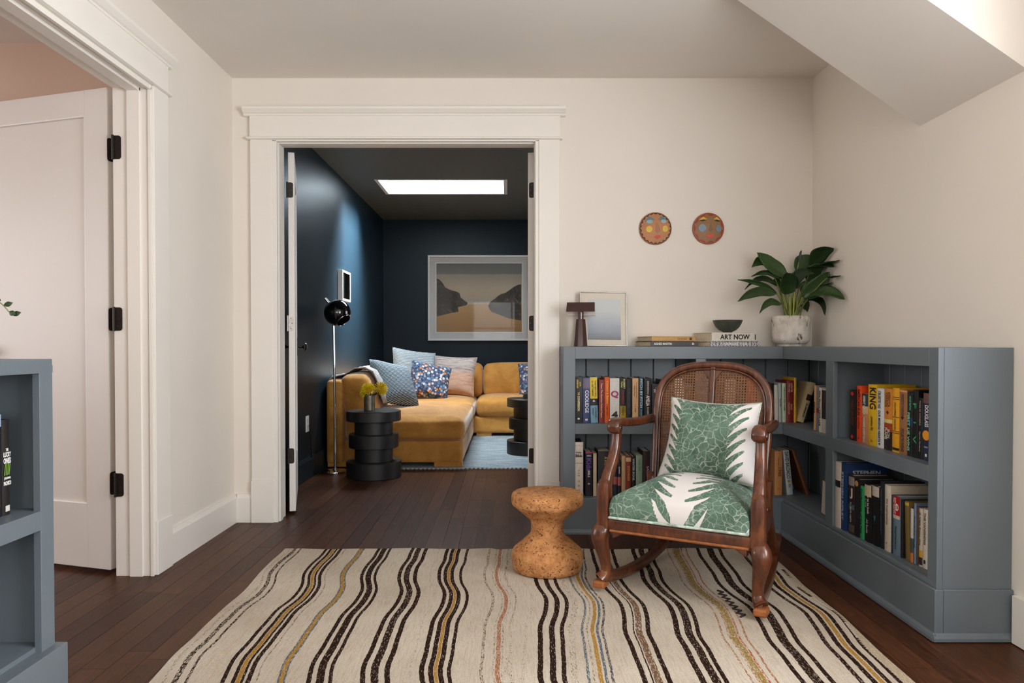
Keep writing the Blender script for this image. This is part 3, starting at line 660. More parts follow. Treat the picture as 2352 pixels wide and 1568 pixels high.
right_book(1964.5, 1976, 1100, 'black book with a cream disc near its head on the lower right shelf', (24, 24, 26), zs=Z1, X=1.515, texts=[('●', (196, 150, 90), .03, .13, .8, .5, 'H')])
right_book(1976.5, 1986.5, 1117, 'thin bright green book on the lower right shelf', (46, 160, 92), zs=Z1, texts=[('Confessions of the Fox', (20, 60, 36), .04, .9, .5)])
right_book(1987, 2003, 1114, 'black book with cream top block and white title beside the green one', (20, 18, 18), zs=Z1, bands=[((206, 186, 150), .0, .2)], texts=[('How to be both', (206, 200, 196), .1, .5, .28, .66), ('a novel', (170, 160, 150), .25, .4, .2, .34), ('Ali Smith', (170, 164, 160), .6, .85, .28)])
right_book(2003.5, 2021, 1117, 'black book with a white square label and a small blue figure', (18, 18, 19), zs=Z1, bands=[((196, 184, 172), .0, .17)], texts=[('▼', (50, 110, 130), .5, .6, .3, .5, 'H')])
right_book(2021.5, 2032.5, 1105, 'tall black book left of the cream spine on the lower right shelf', (24, 27, 34), zs=Z1, texts=[('THE SECRET HISTORY', (80, 86, 100), .1, .8, .4)])
right_book(2033, 2048, 1114, 'cream hardcover with small brown title on the lower right shelf', (206, 194, 176), zs=Z1, texts=[('the interestings', (120, 106, 90), .2, .6, .36), ('❘', (60, 50, 44), .85, .9, .2)])
right_book(2048.5, 2053, 1136, 'thin navy book between cream and red spines', (28, 34, 62), zs=Z1)
right_book(2053.5, 2069, 1140, 'book with red head and misty blue foot on the lower right shelf', (104, 126, 142), zs=Z1, bands=[((170, 22, 26), .0, .32), ((206, 190, 176), .32, .38)], texts=[('RED RISING', (214, 180, 170), .03, .3, .4, .35), ('D', WHT, .12, .24, .4, .75, 'H'), ('Stephenson', (50, 70, 90), .5, .9, .4)])
right_book(2070, 2077, 1148, 'dark book leaning left of the olive patterned one', (30, 28, 28), zs=Z1)
right_book(2083, 2093, 1153, 'olive gold patterned book leaning on the lower right shelf', (122, 100, 54), zs=Z1, lean=-.04, bands=[((196, 160, 60), .02, .07)])
right_book(2094, 2101, 1168, 'book with white head and orange foot near the end of the lower right shelf', (70, 84, 84), zs=Z1, bands=[((206, 200, 192), .0, .55), ((206, 120, 50), .82, 1.0)])
right_book(2101.5, 2107, 1156, 'thin blue-grey book near the end of the lower right shelf', (112, 136, 168), zs=Z1, texts=[('THE ROUND HOUSE', (40, 50, 70), .05, .9, .5)])
right_book(2107.5, 2112.5, 1164, 'thin brown book near the end of the lower right shelf', (88, 62, 40), zs=Z1)
right_book(2113, 2122, 1168, 'white book with yellow foot, second from the end of the lower right shelf', (206, 196, 182), zs=Z1, bands=[((206, 160, 40), .72, .84), ((60, 40, 50), .84, .97)], texts=[('A Visit from the', (90, 80, 70), .05, .65, .4)])
right_book(2122.5, 2134, 1170, 'white book at the near end of the lower right shelf', (216, 206, 192), zs=Z1, texts=[('THE VANISHING', (90, 80, 70), .06, .6, .4), ('■', (30, 30, 30), .86, .92, .35, .5, 'H')])
# near-left shelf (spines face +x)
def left_book(y0, w, h, label, color, **kw):
    return book(None, label, color, w, h, .16, (LBX-.06, y0, .5633), PI/2, 0, **kw)
left_book(1.855, .030, .245, 'black paperback with bold white and green title on the near-left shelf', (34, 30, 29), texts=[('THE', WHT, .30, .33, .3, .5, 'H'), ('LUCKY', (222, 220, 216), .34, .39, .92, .5, 'H'), ('ONES', (222, 220, 216), .40, .46, .9, .5, 'H'), ('////', (112, 150, 60), .46, .58, .8, .5, 'H'), ('JULIANNE', (222, 220, 216), .60, .63, .8, .5, 'H'), ('PACHICO', (222, 220, 216), .64, .69, .9, .5, 'H'), ('▦', (210, 206, 200), .9, .96, .5, .5, 'H')])
left_book(1.815, .0385, .26, 'dark book cut off by the left edge of the frame', (30, 28, 34), bands=[((150, 170, 190), .0, .12)], texts=[('SUMMERHOUSE', (160, 90, 60), .4, .9, .4)])
# ------------------------------------------------------------------ striped kilim
RY0, RY1 = .95, 3.545
def sx(crop, x, row):                                # crop pixel -> world x on the floor at the far (0) or near (1) row
    px = (300 + x/2.613) if crop == 'L' else (1150 + x/2.352)
    return (px-1167)*(.002112 if row == 0 else .001294)
DB, GO, BLU, TC, MB_, SPK, OL, RED, TAN = (46, 28, 20), (176, 130, 54), (92, 104, 112), (168, 112, 78), (116, 84, 62), (120, 98, 76), (158, 128, 62), (176, 62, 32), (206, 184, 150)
CREAM = (203, 190, 171)
ST = [('L', 958, 185, .010, SPK, .7), ('L', 988, 255, .014, DB, .35), ('L', 1022, 325, .007, DB, .3), ('L', 1110, 470, .012, TAN, .6),
      ('L', 1178, 548, .011, DB, 0), ('L', 1206, 612, .010, DB, 0), ('L', 1224, 640, .013, GO, .1), ('L', 1240, 664, .007, DB, 0), ('L', 1264, 702, .012, DB, 0), ('L', 1292, 752, .005, (130, 100, 90), .5),
      ('L', 1376, 884, .006, BLU, .2), ('L', 1389, 902, .012, GO, .1), ('L', 1402, 920, .006, BLU, .2),
      ('L', 1491, 1070, .012, DB, 0), ('L', 1523, 1138, .020, DB, 0), ('L', 1558, 1200, .010, DB, 0),
      ('L', 1692, 1397, .013, DB, 0), ('L', 1728, 1470, .020, DB, .1), ('L', 1772, 1548, .014, DB, 0), ('L', 1850, 1690, .007, SPK, .8),
      ('L', 1900, 1762, .013, DB, 0), ('L', 1932, 1818, .013, DB, 0), ('L', 1950, 1848, .010, GO, .1), ('L', 1968, 1878, .013, DB, 0), ('L', 2020, 1930, .010, DB, 0),
      ('L', 2152, 2126, .010, SPK, .5), ('L', 2196, 2200, .007, SPK, .7), ('L', 2216, 2226, .014, TC, .25), ('L', 2236, 2252, .006, SPK, .7), ('L', 2262, 2306, .009, SPK, .6),
      ('R', 62, 34, .006, SPK, .8), ('R', 116, 100, .010, TAN, .8), ('R', 150, 140, .012, SPK, .85), ('R', 200, 238, .014, DB, 0), ('R', 250, 308, .016, DB, 0), ('R', 296, 368, .012, DB, 0),
      ('R', 330, 424, .020, SPK, .75), ('R', 366, 500, .009, BLU, .3), ('R', 386, 530, .006, SPK, .6), ('R', 404, 566, .013, GO, .15), ('R', 424, 596, .009, BLU, .2), ('R', 440, 630, .008, (70, 68, 76), .3),
      ('R', 482, 798, .013, DB, 0), ('R', 532, 842, .004, DB, .1), ('R', 556, 872, .022, MB_, .25), ('R', 592, 930, .013, DB, 0),
      ('R', 702, 1108, .016, DB, 0), ('R', 744, 1180, .022, DB, .1), ('R', 790, 1232, .012, DB, 0),
      ('R', 884, 1372, .007, TC, .4), ('R', 912, 1410, .008, TC, .5), ('R', 936, 1434, .022, OL, .25), ('R', 958, 1462, .007, RED, .45), ('R', 984, 1504, .007, TC, .3),
      ('R', 1046, 1640, .013, DB, 0), ('R', 1110, 1722, .026, DB, .08), ('R', 1162, 1800, .013, DB, 0), ('R', 1218, 1880, .008, TAN, .8),
      ('R', 1280, 1955, .013, DB, .1), ('R', 1318, 2022, .014, DB, 0), ('R', 1344, 2062, .015, GO, .1), ('R', 1370, 2098, .012, DB, 0), ('R', 1412, 2158, .011, DB, 0)]
edge = []                                            # (x far, x near, colour, speckle) of every column boundary
xe0 = (-1.085, -1.062); xe1 = (1.245, 1.200)
cols = []; cur = xe0
for crop, a, b, w, c, sp in ST:
    w = w*1.2 if c == DB else w
    A, B = sx(crop, a, 0), sx(crop, b, 1)
    l = (A-w/2, B-w/2); r = (A+w/2, B+w/2)
    if l[0] > cur[0]+.0005 and l[1] > cur[1]+.0005: cols.append((cur, l, CREAM, 0)); cur = l
    cols.append((cur, r, c, sp)); cur = r
cols.append((cur, (xe1[0]-.03, xe1[1]-.03), CREAM, .0)); cols.append(((xe1[0]-.03, xe1[1]-.03), xe1, (188, 168, 140), .3))
NR = 150; ys = np.linspace(RY1, RY0, NR)
fx = [c[0] for c in cols] + [cols[-1][1]]
def wob(x, y):
    return .016*np.sin(y*7.2+x*.9+.4) + .007*np.sin(y*13.5+x*1.7+1.0) + .0012*np.sin(y*31+x*5) + .0006*np.sin(y*140+x*31)
verts, faces, colr, spk = [], [], [], []
nc = len(fx)
yn = 2.162
for y in ys:
    t_ = (RY1-y)/(RY1-yn)
    for k, (a, b) in enumerate(fx):
        x = a + (b-a)*t_; x = float(x + wob(x, y)*(.35 if k in (0, nc-1) else 1))
        yy = y + (.006*math.sin(x*9)+.004*math.sin(x*23)) * (1 if y == ys[0] else 0)
        z = .0075 + .0012*math.sin(y*21+x*3)*math.sin(x*7+y*4)
        if abs(x+.135-.02) < .05 and y > RY1-.05: z += .006
        verts.append((x, yy, z))
for i in range(NR-1):
    for k in range(nc-1):
        faces.append((i*nc+k, (i+1)*nc+k, (i+1)*nc+k+1, i*nc+k+1)); colr.append(cols[k][2]); spk.append(cols[k][3])
rug_m, t = newmat('kilim_wool', .95, spec=.06)
at = t.n('ShaderNodeAttribute', attribute_name='stripe'); at2 = t.n('ShaderNodeAttribute', attribute_name='speckle')
v = t.coords(); vs = t.coords((520, 60, 100))
n1 = t.noise(vs, 1.0, 3, .6); n2 = t.noise(t.coords((160, 12, 10)), 1.0, 4, .6); n3 = t.noise(v, 2.2, 3)
creamc = t.mix(t.math('MULTIPLY', t.ramp(n2, [(.45, (0,0,0)), (.75, (255,255,255))]), .55), t.ramp(n3, [(.3, (198, 184, 166)), (.7, (220, 208, 190))]), (176, 150, 118))
mask = t.math('GREATER_THAN', t.math('ADD', n1, t.math('MULTIPLY', at2.outputs['Fac'], -.30)), .36)
base = t.mix(mask, creamc, at.outputs['Color'])
iscream = t.math('LESS_THAN', at2.outputs['Fac'], -.5)
base = t.mix(iscream, base, creamc)
shade = t.ramp(t.noise(t.coords((300, 300, 300)), 1.0, 2), [(.3, (215, 215, 215)), (.7, (255, 255, 255))])
t.col(t.mix(1.0, base, shade, 'MULTIPLY'))
t.bump(t.wave(t.coords((1, 1, 1)), 190, .6, 2, 4, 'Y'), .5, .0015)
me = bpy.data.meshes.new('rug'); off = Vector((.07, 2.25, 0.0))
# thickness: underside and skirt
nv = len(verts); border = [k for k in range(nc)] + [(i+1)*nc-1 for i in range(1, NR)] + [(NR-1)*nc+k for k in range(nc-2, -1, -1)] + [i*nc for i in range(NR-2, 0, -1)]
low = [(verts[i][0], verts[i][1], .0006) for i in border]
verts += low; nb = len(border)
for i in range(nb):
    j = (i+1) % nb; faces.append((border[i], border[j], nv+j, nv+i)); colr.append(CREAM); spk.append(-1)
for q in range(len(colr)):
    if colr[q] == CREAM: spk[q] = -1
me.from_pydata([tuple(Vector(p)-off) for p in verts], [], faces); me.update()
a1 = me.attributes.new('stripe', 'FLOAT_COLOR', 'FACE'); a1.data.foreach_set('color', np.array([(*lin(c), 1) for c in colr]).ravel())
a2 = me.attributes.new('speckle', 'FLOAT', 'FACE'); a2.data.foreach_set('value', np.array(spk, dtype=float))
me.materials.append(rug_m); me.polygons.foreach_set('use_smooth', [True]*len(me.polygons)); me.set_sharp_from_angle(angle=.7)
rug = bpy.data.objects.new('rug', me); COL.objects.link(rug); rug.location = off; ORG['rug'] = off
prop(rug, 'cream flat-woven rug with wavy brown, gold and blue stripes under the rocking chair', 'rug')
mb = MB(); pa = onZ(1650, 1355, .01); pb = onZ(1708, 1416, .01); n = 15; pts = []
for i in range(n):
    p = pa.lerp(pb, i/(n-1)); d = (pb-pa).normalized(); q = Vector((-d.y, d.x, 0)); p = p + q*(.012*(1 if i % 2 else -1)*(.35 if i == 0 else 1)); p.z = .0095; pts.append(p)
mb.tube(pts, [.0035+.0015*(i % 2) for i in range(n)], 6)
build('stitched_zigzag', mb, flat((40, 28, 24), .9), rug, label='dark zigzag stitching on the rug')

# ------------------------------------------------------------------ cork stool
cork_m, t = newmat('cork', .85, spec=.25)
v = t.coords(); n1 = t.noise(v, 26, 5, .6); n2 = t.voro(v, 95); n3 = t.noise(v, 70, 3, .7, .6); n4 = t.noise(v, 5, 2)
c = t.ramp(n1, [(.3, (158, 106, 62)), (.55, (190, 134, 84)), (.75, (206, 156, 104))])
c = t.mix(t.ramp(n3, [(.56, (0,0,0)), (.66, (255,255,255))]), c, (132, 82, 44))
c = t.mix(t.ramp(t.noise(t.coords((1, 1, 2)), 62, 2, .5, 1.0), [(.62, (0,0,0)), (.66, (255,255,255))]), c, (66, 38, 22))
c = t.mix(t.math('MULTIPLY', n4, .2), c, (172, 112, 66))
t.col(c); t.bump(n3, .25, .003)
st = onZ(1255, 1300, 0); sc = Vector((.172, 3.215, .009))
prof = [(.0001, 0), (.135, 0), (.147, .006), (.153, .022), (.158, .06), (.157, .075), (.150, .092), (.12, .118), (.082, .152), (.0725, .165), (.071, .18), (.071, .205), (.074, .219), (.1, .243), (.145, .28), (.155, .288), (.158, .298), (.158, .325), (.154, .336), (.147, .341), (.0001, .341)]
T = thing('stool', sc, 'spool-shaped cork stool standing on the rug left of the chair', 'stool')
build('body', MB().lathe(prof, 56, sc), cork_m, T, smooth=50)

# ------------------------------------------------------------------ rocking chair
wood_m, t = newmat('mahogany', .3, coat=.35)
v = t.coords((6, 6, 1.2)); n1 = t.noise(v, 5, 6, .65, 1.2); n2 = t.noise(t.coords(), 9, 4, .6)
c = t.ramp(n1, [(.28, (40, 18, 9)), (.5, (80, 39, 18)), (.72, (114, 60, 28))])
t.col(t.mix(t.ramp(n2, [(.55, (0,0,0)), (.8, (255,255,255))]), c, (126, 70, 32))); t.bump(n1, .05, .002)
worn_m = paint('worn_wood', (138, 80, 38), .5, .18, 30, .1, 120)
dark_m = paint('arm_dark_wood', (52, 27, 17), .28, .12, 12, coat=.3)
cane_m = paint('cane', (112, 72, 41), .55, .16, 60)
CH = thing('rocking_chair', (.65, 2.795, .0105), 'antique carved wooden rocking chair with cane back and green marbled seat', 'chair', rz=math.radians(-30))
def yb(z): return .435 + (z-.42)*.19                 # back plane
def spline(P, n):                                    # Catmull-Rom through points
    P = [Vector(p) for p in P]; Q = [P[0]*2-P[1]] + P + [P[-1]*2-P[-2]]; out = []
    for i in range(1, len(Q)-2):
        for k in range(n):
            s = k/n; a, b, c_, d = Q[i-1], Q[i], Q[i+1], Q[i+2]
            out.append(.5*((2*b) + (c_-a)*s + (2*a-5*b+4*c_-d)*s*s + (3*b-a-3*c_+d)*s**3))
    out.append(P[-1]); return out
def lerp_sizes(S_, n): 
    out = []
    for i in range(len(S_)-1):
        for k in range(n): out.append(tuple(a+(b-a)*k/n for a, b in zip(S_[i], S_[i+1])))
    out.append(S_[-1]); return out
for s in (-1, 1):
    # rocker
    pts = [Vector((s*(.30-.065*(q/.75)), q, (q-.3)**2/3.0+.021)) for q in np.linspace(-.02, .79, 20)]
    build('rocker', MB().sweep(pts, (.016, .021), (1, 0, 0), 8, 6), wood_m, CH, smooth=40)
    # cabriole leg
    def L(o, z, dx=0): return (s*(.30+o*.75+dx), -o*.65, z)
    P = [L(.0, .262), L(.012, .238), L(.019, .215), L(.012, .175), L(.002, .135), L(-.004, .10), L(-.004, .075), L(.006, .055), L(.016, .044)]
    Z_ = [(.030, .030), (.036, .036), (.035, .035), (.028, .028), (.023, .023), (.020, .020), (.020, .020), (.024, .025), (.028, .030)]
    leg = build('front_leg', MB().sweep(spline(P, 4), lerp_sizes(Z_, 4), (1, 0, 0), 12, 2.8), wood_m, CH, smooth=60)
    build('foot', MB().box(s*.312-.025, s*.312+.025, -.042, .018, .012, .042), worn_m, leg, bevel=.008)
    mb = MB(); poly = [(.262, .262), (.262, .215), (.235, .228), (.212, .248), (.200, .262)]
    mb.prism([(s*a, b) for a, b in poly], -.022, .016, lambda u, v_, w: (u, w, v_)); build('knee_bracket', mb, wood_m, leg, bevel=.004)
    # arm post: square block, then swept upper part
    build('post_block', MB().sweep([(s*.30, -.002, .255), (s*.30, -.002, .40), (s*.30, 0, .425), (s*.30, .008, .436)], [(.026, .03), (.026, .03), (.025, .029), (.02, .022)], (1, 0, 0), 12, 6), wood_m, CH, smooth=40)
    P = [(s*.30, .0, .40), (s*.298, .022, .45), (s*.294, .055, .50), (s*.290, .080, .55), (s*.288, .093, .60), (s*.287, .098, .645)]
    build('arm_support', MB().sweep(spline(P, 4), lerp_sizes([(.024, .027), (.023, .026), (.022, .023), (.0205, .021), (.019, .020), (.019, .020)], 4), (1, 0, 0), 12, 3.5), wood_m, CH, smooth=50)
    mbf = MB()
    for off_ in (-.008, .008):
        mbf.tube([Vector(p)+Vector((off_, -.0215+.002, 0)) for p in spline(P[1:], 4)], .0028, 6)
    build('reeding', mbf, wood_m, CH, smooth=60)
    # arm with scroll
    P = [(s*.287, .078, .632), (s*.287, .062, .640), (s*.287, .058, .654), (s*.287, .070, .668), (s*.286, .10, .672), (s*.282, .18, .662), (s*.274, .32, .654), (s*.266, yb(.655)+.005, .655)]
    A = build('armrest', MB().sweep(spline(P, 4), lerp_sizes([(.024, .010), (.026, .012), (.027, .014), (.027, .016), (.026, .018), (.022, .018), (.020, .018), (.018, .018)], 4), (1, 0, 0), 12, 3), wood_m, CH, smooth=60)
    build('scroll', MB().tube([(s*.287-.029, .074, .648), (s*.287-.02, .074, .648), (s*.287+.02, .074, .648), (s*.287+.029, .074, .648)], [.012, .019, .019, .012], 14), dark_m, A, smooth=50)
    # rear leg
    P = [(s*.247, .63, .055), (s*.247, .56, .14), (s*.248, .48, .24), (s*.25, .44, .33), (s*.252, yb(.42), .42)]
    build('rear_leg', MB().sweep(spline(P, 4), (.017, .021), (1, 0, 0), 10, 5), wood_m, CH, smooth=50)
    # side rail
    build('side_rail', MB().sweep([(s*.292, .02, .268), (s*.252, .45, .268)], (.014, .03), (1, 0, 0), 10, 6), wood_m, CH, smooth=50)
build('front_rail', MB().sweep([(-.275, -.006, .268), (.275, -.006, .268)], (.017, .030), (0, 1, 0), 16, 3.2), wood_m, CH, smooth=50)
build('front_rail_edge', MB().sweep([(-.270, -.020, .247), (.270, -.020, .247)], (.006, .006), (0, 1, 0), 8, 2), worn_m, CH, smooth=60)
build('back_rail', MB().box(-.24, .24, .43, .455, .25, .30), wood_m, CH, bevel=.004)
# back frame outline
HWB = .262
def outline(inset=0.0):
    P = []
    hw, top = HWB-inset, .915-inset
    for z in np.linspace(.33, .70, 8): P.append((-(hw-.012*(1-(z-.33)/.37)), z))
    n = 28; R = .70
    for i in range(1, n):
        a = PI*i/n; c_, s_ = math.cos(a), math.sin(a); e = 2/2.7
        P.append((-hw*math.copysign(abs(c_)**e, c_), R + (top-R)*abs(s_)**e))
    for z in np.linspace(.70, .33, 8): P.append(((hw-.012*(1-(z-.33)/.37)), z))
    return P
O = outline(.016)
build('back_frame', MB().sweep([(x, yb(z), z) for x, z in O], (.016, .016), (0, 1, .0), 12, 3), wood_m, CH, smooth=50)
O2 = outline(.034)
build('inner_bead', MB().tube([(x, yb(z)-.010, z) for x, z in O2], .005, 8), wood_m, CH, smooth=60)
build('centre_mullion', MB().sweep([(0, yb(z)-.001, z) for z in np.linspace(.33, .888, 8)], (.012, .013), (0, 1, 0), 12, 3), wood_m, CH, smooth=50)
build('lower_back_rail', MB().box(-.245, .245, yb(.345)-.012, yb(.345)+.012, .33, .362), wood_m, CH, bevel=.004)
def ztop(x):                                        # inner edge of the frame at x
    hw, top = HWB-.030, .915-.030
    q = min(1, abs(x)/hw); return .70 + (top-.70)*(1-q**2.7)**(1/2.7)
poly = [(-.062, .892), (.062, .892)]
def arch(x): return .845+.04*(1-(max(0, .065-abs(x))/.065)**2)**.5 if abs(x) < .065 else .885
up = [(x, max(.80, .885 - .075*(max(0, (.068-abs(x)))/.068)**2)) for x in np.linspace(.068, -.068, 15)]
mb = MB(); mb.prism([(-.068, .893), (.068, .893)] + up, -.007, .009, lambda u, w, d: (u, yb(w)+d, w)); build('spandrel', mb, wood_m, CH)
def inside(x, z):
    ax = abs(x)
    if ax < .0125 or z < .36: return False
    if ax > HWB-.031-.012*max(0, 1-(z-.33)/.37): return False
    zt = ztop(x)
    if ax < .068: zt = min(zt, .885 - .075*((.068-ax)/.068)**2)
    return z < zt
for s in (-1, 1):                                   # woven cane: doubled uprights and cross strands, single diagonals
    mb = MB(); pit = .0118; hwid = .0014
    def strands(p0, d, dep):
        p0 = Vector((p0[0], p0[1])); d = Vector((d[0], d[1])).normalized(); q = Vector((-d.y, d.x))*hwid
        st_ = None; prev = None; tt = 0.0
        while tt < .95:
            p = p0 + d*tt; ok = inside(p.x, p.y) and p.x*s > 0
            if ok and st_ is None: st_ = p
            if not ok and st_ is not None:
                a, b = st_, prev
                if (b-a).length > .004:
                    cs = [a+q, a-q, b-q, b+q]
                    k = len(mb.v); mb.v += [(c_.x, yb(c_.y)+dep, c_.y) for c_ in cs] + [(c_.x, yb(c_.y)+dep+.0009, c_.y) for c_ in cs]
                    mb.f += [(k, k+1, k+2, k+3), (k+7, k+6, k+5, k+4), (k, k+3, k+7, k+4), (k+1, k+5, k+6, k+2)]
                st_ = None
            prev = p; tt += .003
    for i in range(0, 22):
        for o in (-.0016, .0016): strands((s*(.006+i*pit)+o, .35), (0, 1), .000)
    for i in range(0, 48):
        for o in (-.0016, .0016): strands((s*.006, .366+i*pit+o), (s, 0), .001)
    for i in range(-24, 48):
        strands((s*.006, .366+(i+.5)*pit), (s, 1), -.001)
        strands((s*.006, .366+(i+.5)*pit+.26), (s, -1), .002)
    cp = build('cane_panel', mb, cane_m, CH); cp['kind'] = 'stuff'

# green marbled cloth: mask attribute 1 = white ground, 0 = green marble
marble_m, t = newmat('green_marbled_cloth', .85, spec=.2, sheen=.1)
at = t.n('ShaderNodeAttribute', attribute_name='white_ground')
v0 = t.coords(); nz = t.n('ShaderNodeTexNoise'); nz.inputs['Scale'].default_value = 14; t.l(v0, nz.inputs['Vector'])
ad = t.n('ShaderNodeVectorMath', operation='MULTIPLY_ADD'); t.l(nz.outputs['Color'], ad.inputs[0]); ad.inputs[1].default_value = (.085, .085, .085); t.l(v0, ad.inputs[2])
d1 = t.voro(ad.outputs[0], 31, 'DISTANCE_TO_EDGE'); d2 = t.voro(ad.outputs[0], 76, 'DISTANCE_TO_EDGE'); n1 = t.noise(v0, 9, 3)
wid = t.noise(v0, 20, 2); d1 = t.math('MULTIPLY', d1, t.math('ADD', t.math('MULTIPLY', wid, 5.0), -.9))
vein = t.ramp(d1, [(0, (235,235,235)), (.03, (120,120,120)), (.10, (0,0,0))]); vein2 = t.ramp(d2, [(0, (120,120,120)), (.07, (40,40,40)), (.14, (0,0,0))])
g = t.ramp(n1, [(.3, (58, 82, 67)), (.7, (100, 126, 108))])
g = t.mix(vein2, g, (170, 186, 170)); g = t.mix(t.math('MULTIPLY', vein, .85), g, (206, 214, 200))
rim = t.ramp(at.outputs['Fac'], [(.36, (0,0,0)), (.44, (255,255,255)), (.5, (0,0,0))])
g = t.mix(t.math('MULTIPLY', rim, .6), g, (64, 88, 74))
t.col(t.mix(t.ramp(at.outputs['Fac'], [(.47, (0,0,0)), (.53, (255,255,255))]), g, (216, 210, 206)))
t.bump(t.noise(v0, 600, 2), .12, .001)
def tooth(u, v, base, tip, period, skew, curl=.0):
    # u grows from the white side to the green side; white flames taper and hook towards +v; >0.5 is white
    s_ = (u-base)/(tip-base)
    ph = ((v - skew*s_ - curl*s_*s_)/period) % 1.0
    wd = (1-np.clip(s_, 0, 1))**.65*.80*(1-.25*np.clip(s_, 0, 1))
    d = np.where(s_ < 0, 1.0, np.where(s_ > 1, 0.0, .5 + .5*np.clip((wd - ph)*5, -1, 1)*np.clip(ph*14, 0, 1)))
    return d
def set_mask(o, vals):
    at_ = o.data.attributes.new('white_ground', 'FLOAT', 'POINT'); at_.data.foreach_set('value', np.asarray(vals, dtype=float).ravel())
# seat cushion
N = 120; mb = MB(); P = []; mask = []
for i in range(N+1):
    row = []
    for j in range(N+1):
        u, v_ = -1+2*i/N, -1+2*j/N                  # u across, v front(-1) .. back(1)
        r = max(abs(u), abs(v_))
        ue = math.copysign(abs(u)**.9, u)
        hw = .272 - .022*(v_+1)/2
        # inflate: outer ring is the vertical border
        k = min(1, r/.90)
        top = .085 + .085*(1-abs(u)**2.4)*(1-abs(v_)**2.4)
        if r > .90:
            top_e = .085; f = (r-.90)/.10; z = .300 + .082*(1-f)
            sc_ = 1.0
        else:
            f = r/.90; z = .300 + .082 + (.082*(1-f**2.2))
            sc_ = 1.0
        bul = 1+.03*math.sin(PI*min(1, max(0, (1-r)/.10)))if r > .9 else 1.0
        q = (r if r <= .90 else .90+.10*.25*(r-.90)/.10)/r if r > 0 else 0
        x = u*q*hw*1.065*bul; y = .205 + v_*q*.232*1.065*bul
        if abs(u) > .80 and v_ < -.72: pass
        row.append((x, y, z)); 
        pp = .040-.014*v_; W1 = tooth(np.array(abs(u)), np.array(v_*.24+.013*(u > 0)), .125+.045*v_, .42+.05*v_+.05*(u > 0), .046, .048, .024)
        m_ = float(W1)
        if u > .955: m_ = float(tooth(np.array(.5+v_*.2), np.array(z), .3, .8, .03, .0))
        mask.append(m_)
    P.append(row)
mb.grid(P)
cu = build('seat_cushion', mb, marble_m, CH, smooth=180, label='domed seat cushion in green marbled cloth with white flame stripe')
set_mask(cu, mask)
loop = [(-.268, -.032), (.268, -.032), (.248, .442), (-.248, .442)]; pl = []
for i in range(4):
    a, b = Vector(loop[i]), Vector(loop[(i+1) % 4])
    for k in range(10): q = a.lerp(b, k/10); pl.append((q.x, q.y, .302))
build('piping', MB().tube(pl, .0055, 8, close=True), paint('pale_green_piping', (166, 178, 166), .85, .25, 40), cu, smooth=60)

def pillow(name, label, cat_label, loc, rot, w, h, th, mat, piping=None, taper=1.0, parent=None, n=44, group=None, maskfn=None, pinch=.07):
    T = thing(name, loc, label, 'cushion', rot=rot, local=True, group=group)
    mb = MB(); V = []
    for side in (1, -1):
        G_ = []
        for i in range(n+1):
            row = []
            for j in range(n+1):
                u, v_ = -1+2*i/n, -1+2*j/n
                pu = u*(1-pinch*(1-v_*v_)*abs(u)**3); pv = v_*(1-pinch*(1-u*u)*abs(v_)**3)
                t_ = max(0, (1-u**4)*(1-v_**4))**.62
                t_ *= 1 - .10*math.sin(3.1*u+1)*math.sin(2.7*v_)
                fx_ = 1 + (taper-1)*(v_+1)/2
                row.append((pu*w/2*fx_, -side*t_*th/2, pv*h/2))
                V.append((u, v_, side))
            G_.append(row)
        mb.grid(G_)
    o = build('cover', mb, mat, T, smooth=180)
    if maskfn: set_mask(o, [maskfn(u, v_) for u, v_, s_ in V])
    if piping:
        E_ = []
        for (a, b) in (((-1, -1), (1, -1)), ((1, -1), (1, 1)), ((1, 1), (-1, 1)), ((-1, 1), (-1, -1))):
            for k in range(12):
                u = a[0]+(b[0]-a[0])*k/12; v_ = a[1]+(b[1]-a[1])*k/12
                pu = u*(1-pinch*(1-v_*v_)*abs(u)**3); pv = v_*(1-pinch*(1-u*u)*abs(v_)**3); fx_ = 1+(taper-1)*(v_+1)/2
                E_.append((pu*w/2*fx_, 0, pv*h/2))
        build('piping', MB().tube(E_, .0045, 6, close=True), piping, T, smooth=60)
    return T
def pmask(u, v):
    u, v = np.array(u), np.array(v)
    r_ = tooth(-u, -v, -.80-.07*v, -.40, .27, .36, .16); l_ = tooth(u, -v, -.88, -.60, .25, .26, .14)
    return float(max(r_, l_))
CHM = Matrix.Translation((.65, 2.795, .0105)) @ rot2(math.radians(-30))
c = CHM @ Vector((.046, .310, .590))
pillow('throw_pillow', 'square green marbled pillow with white flame edges on the rocking chair', '', c, (math.radians(-17), math.radians(1.5), math.radians(-30)), .415, .345, .16, marble_m, piping=MATS['pale_green_piping'], taper=.90, n=110, maskfn=pmask, pinch=.105)
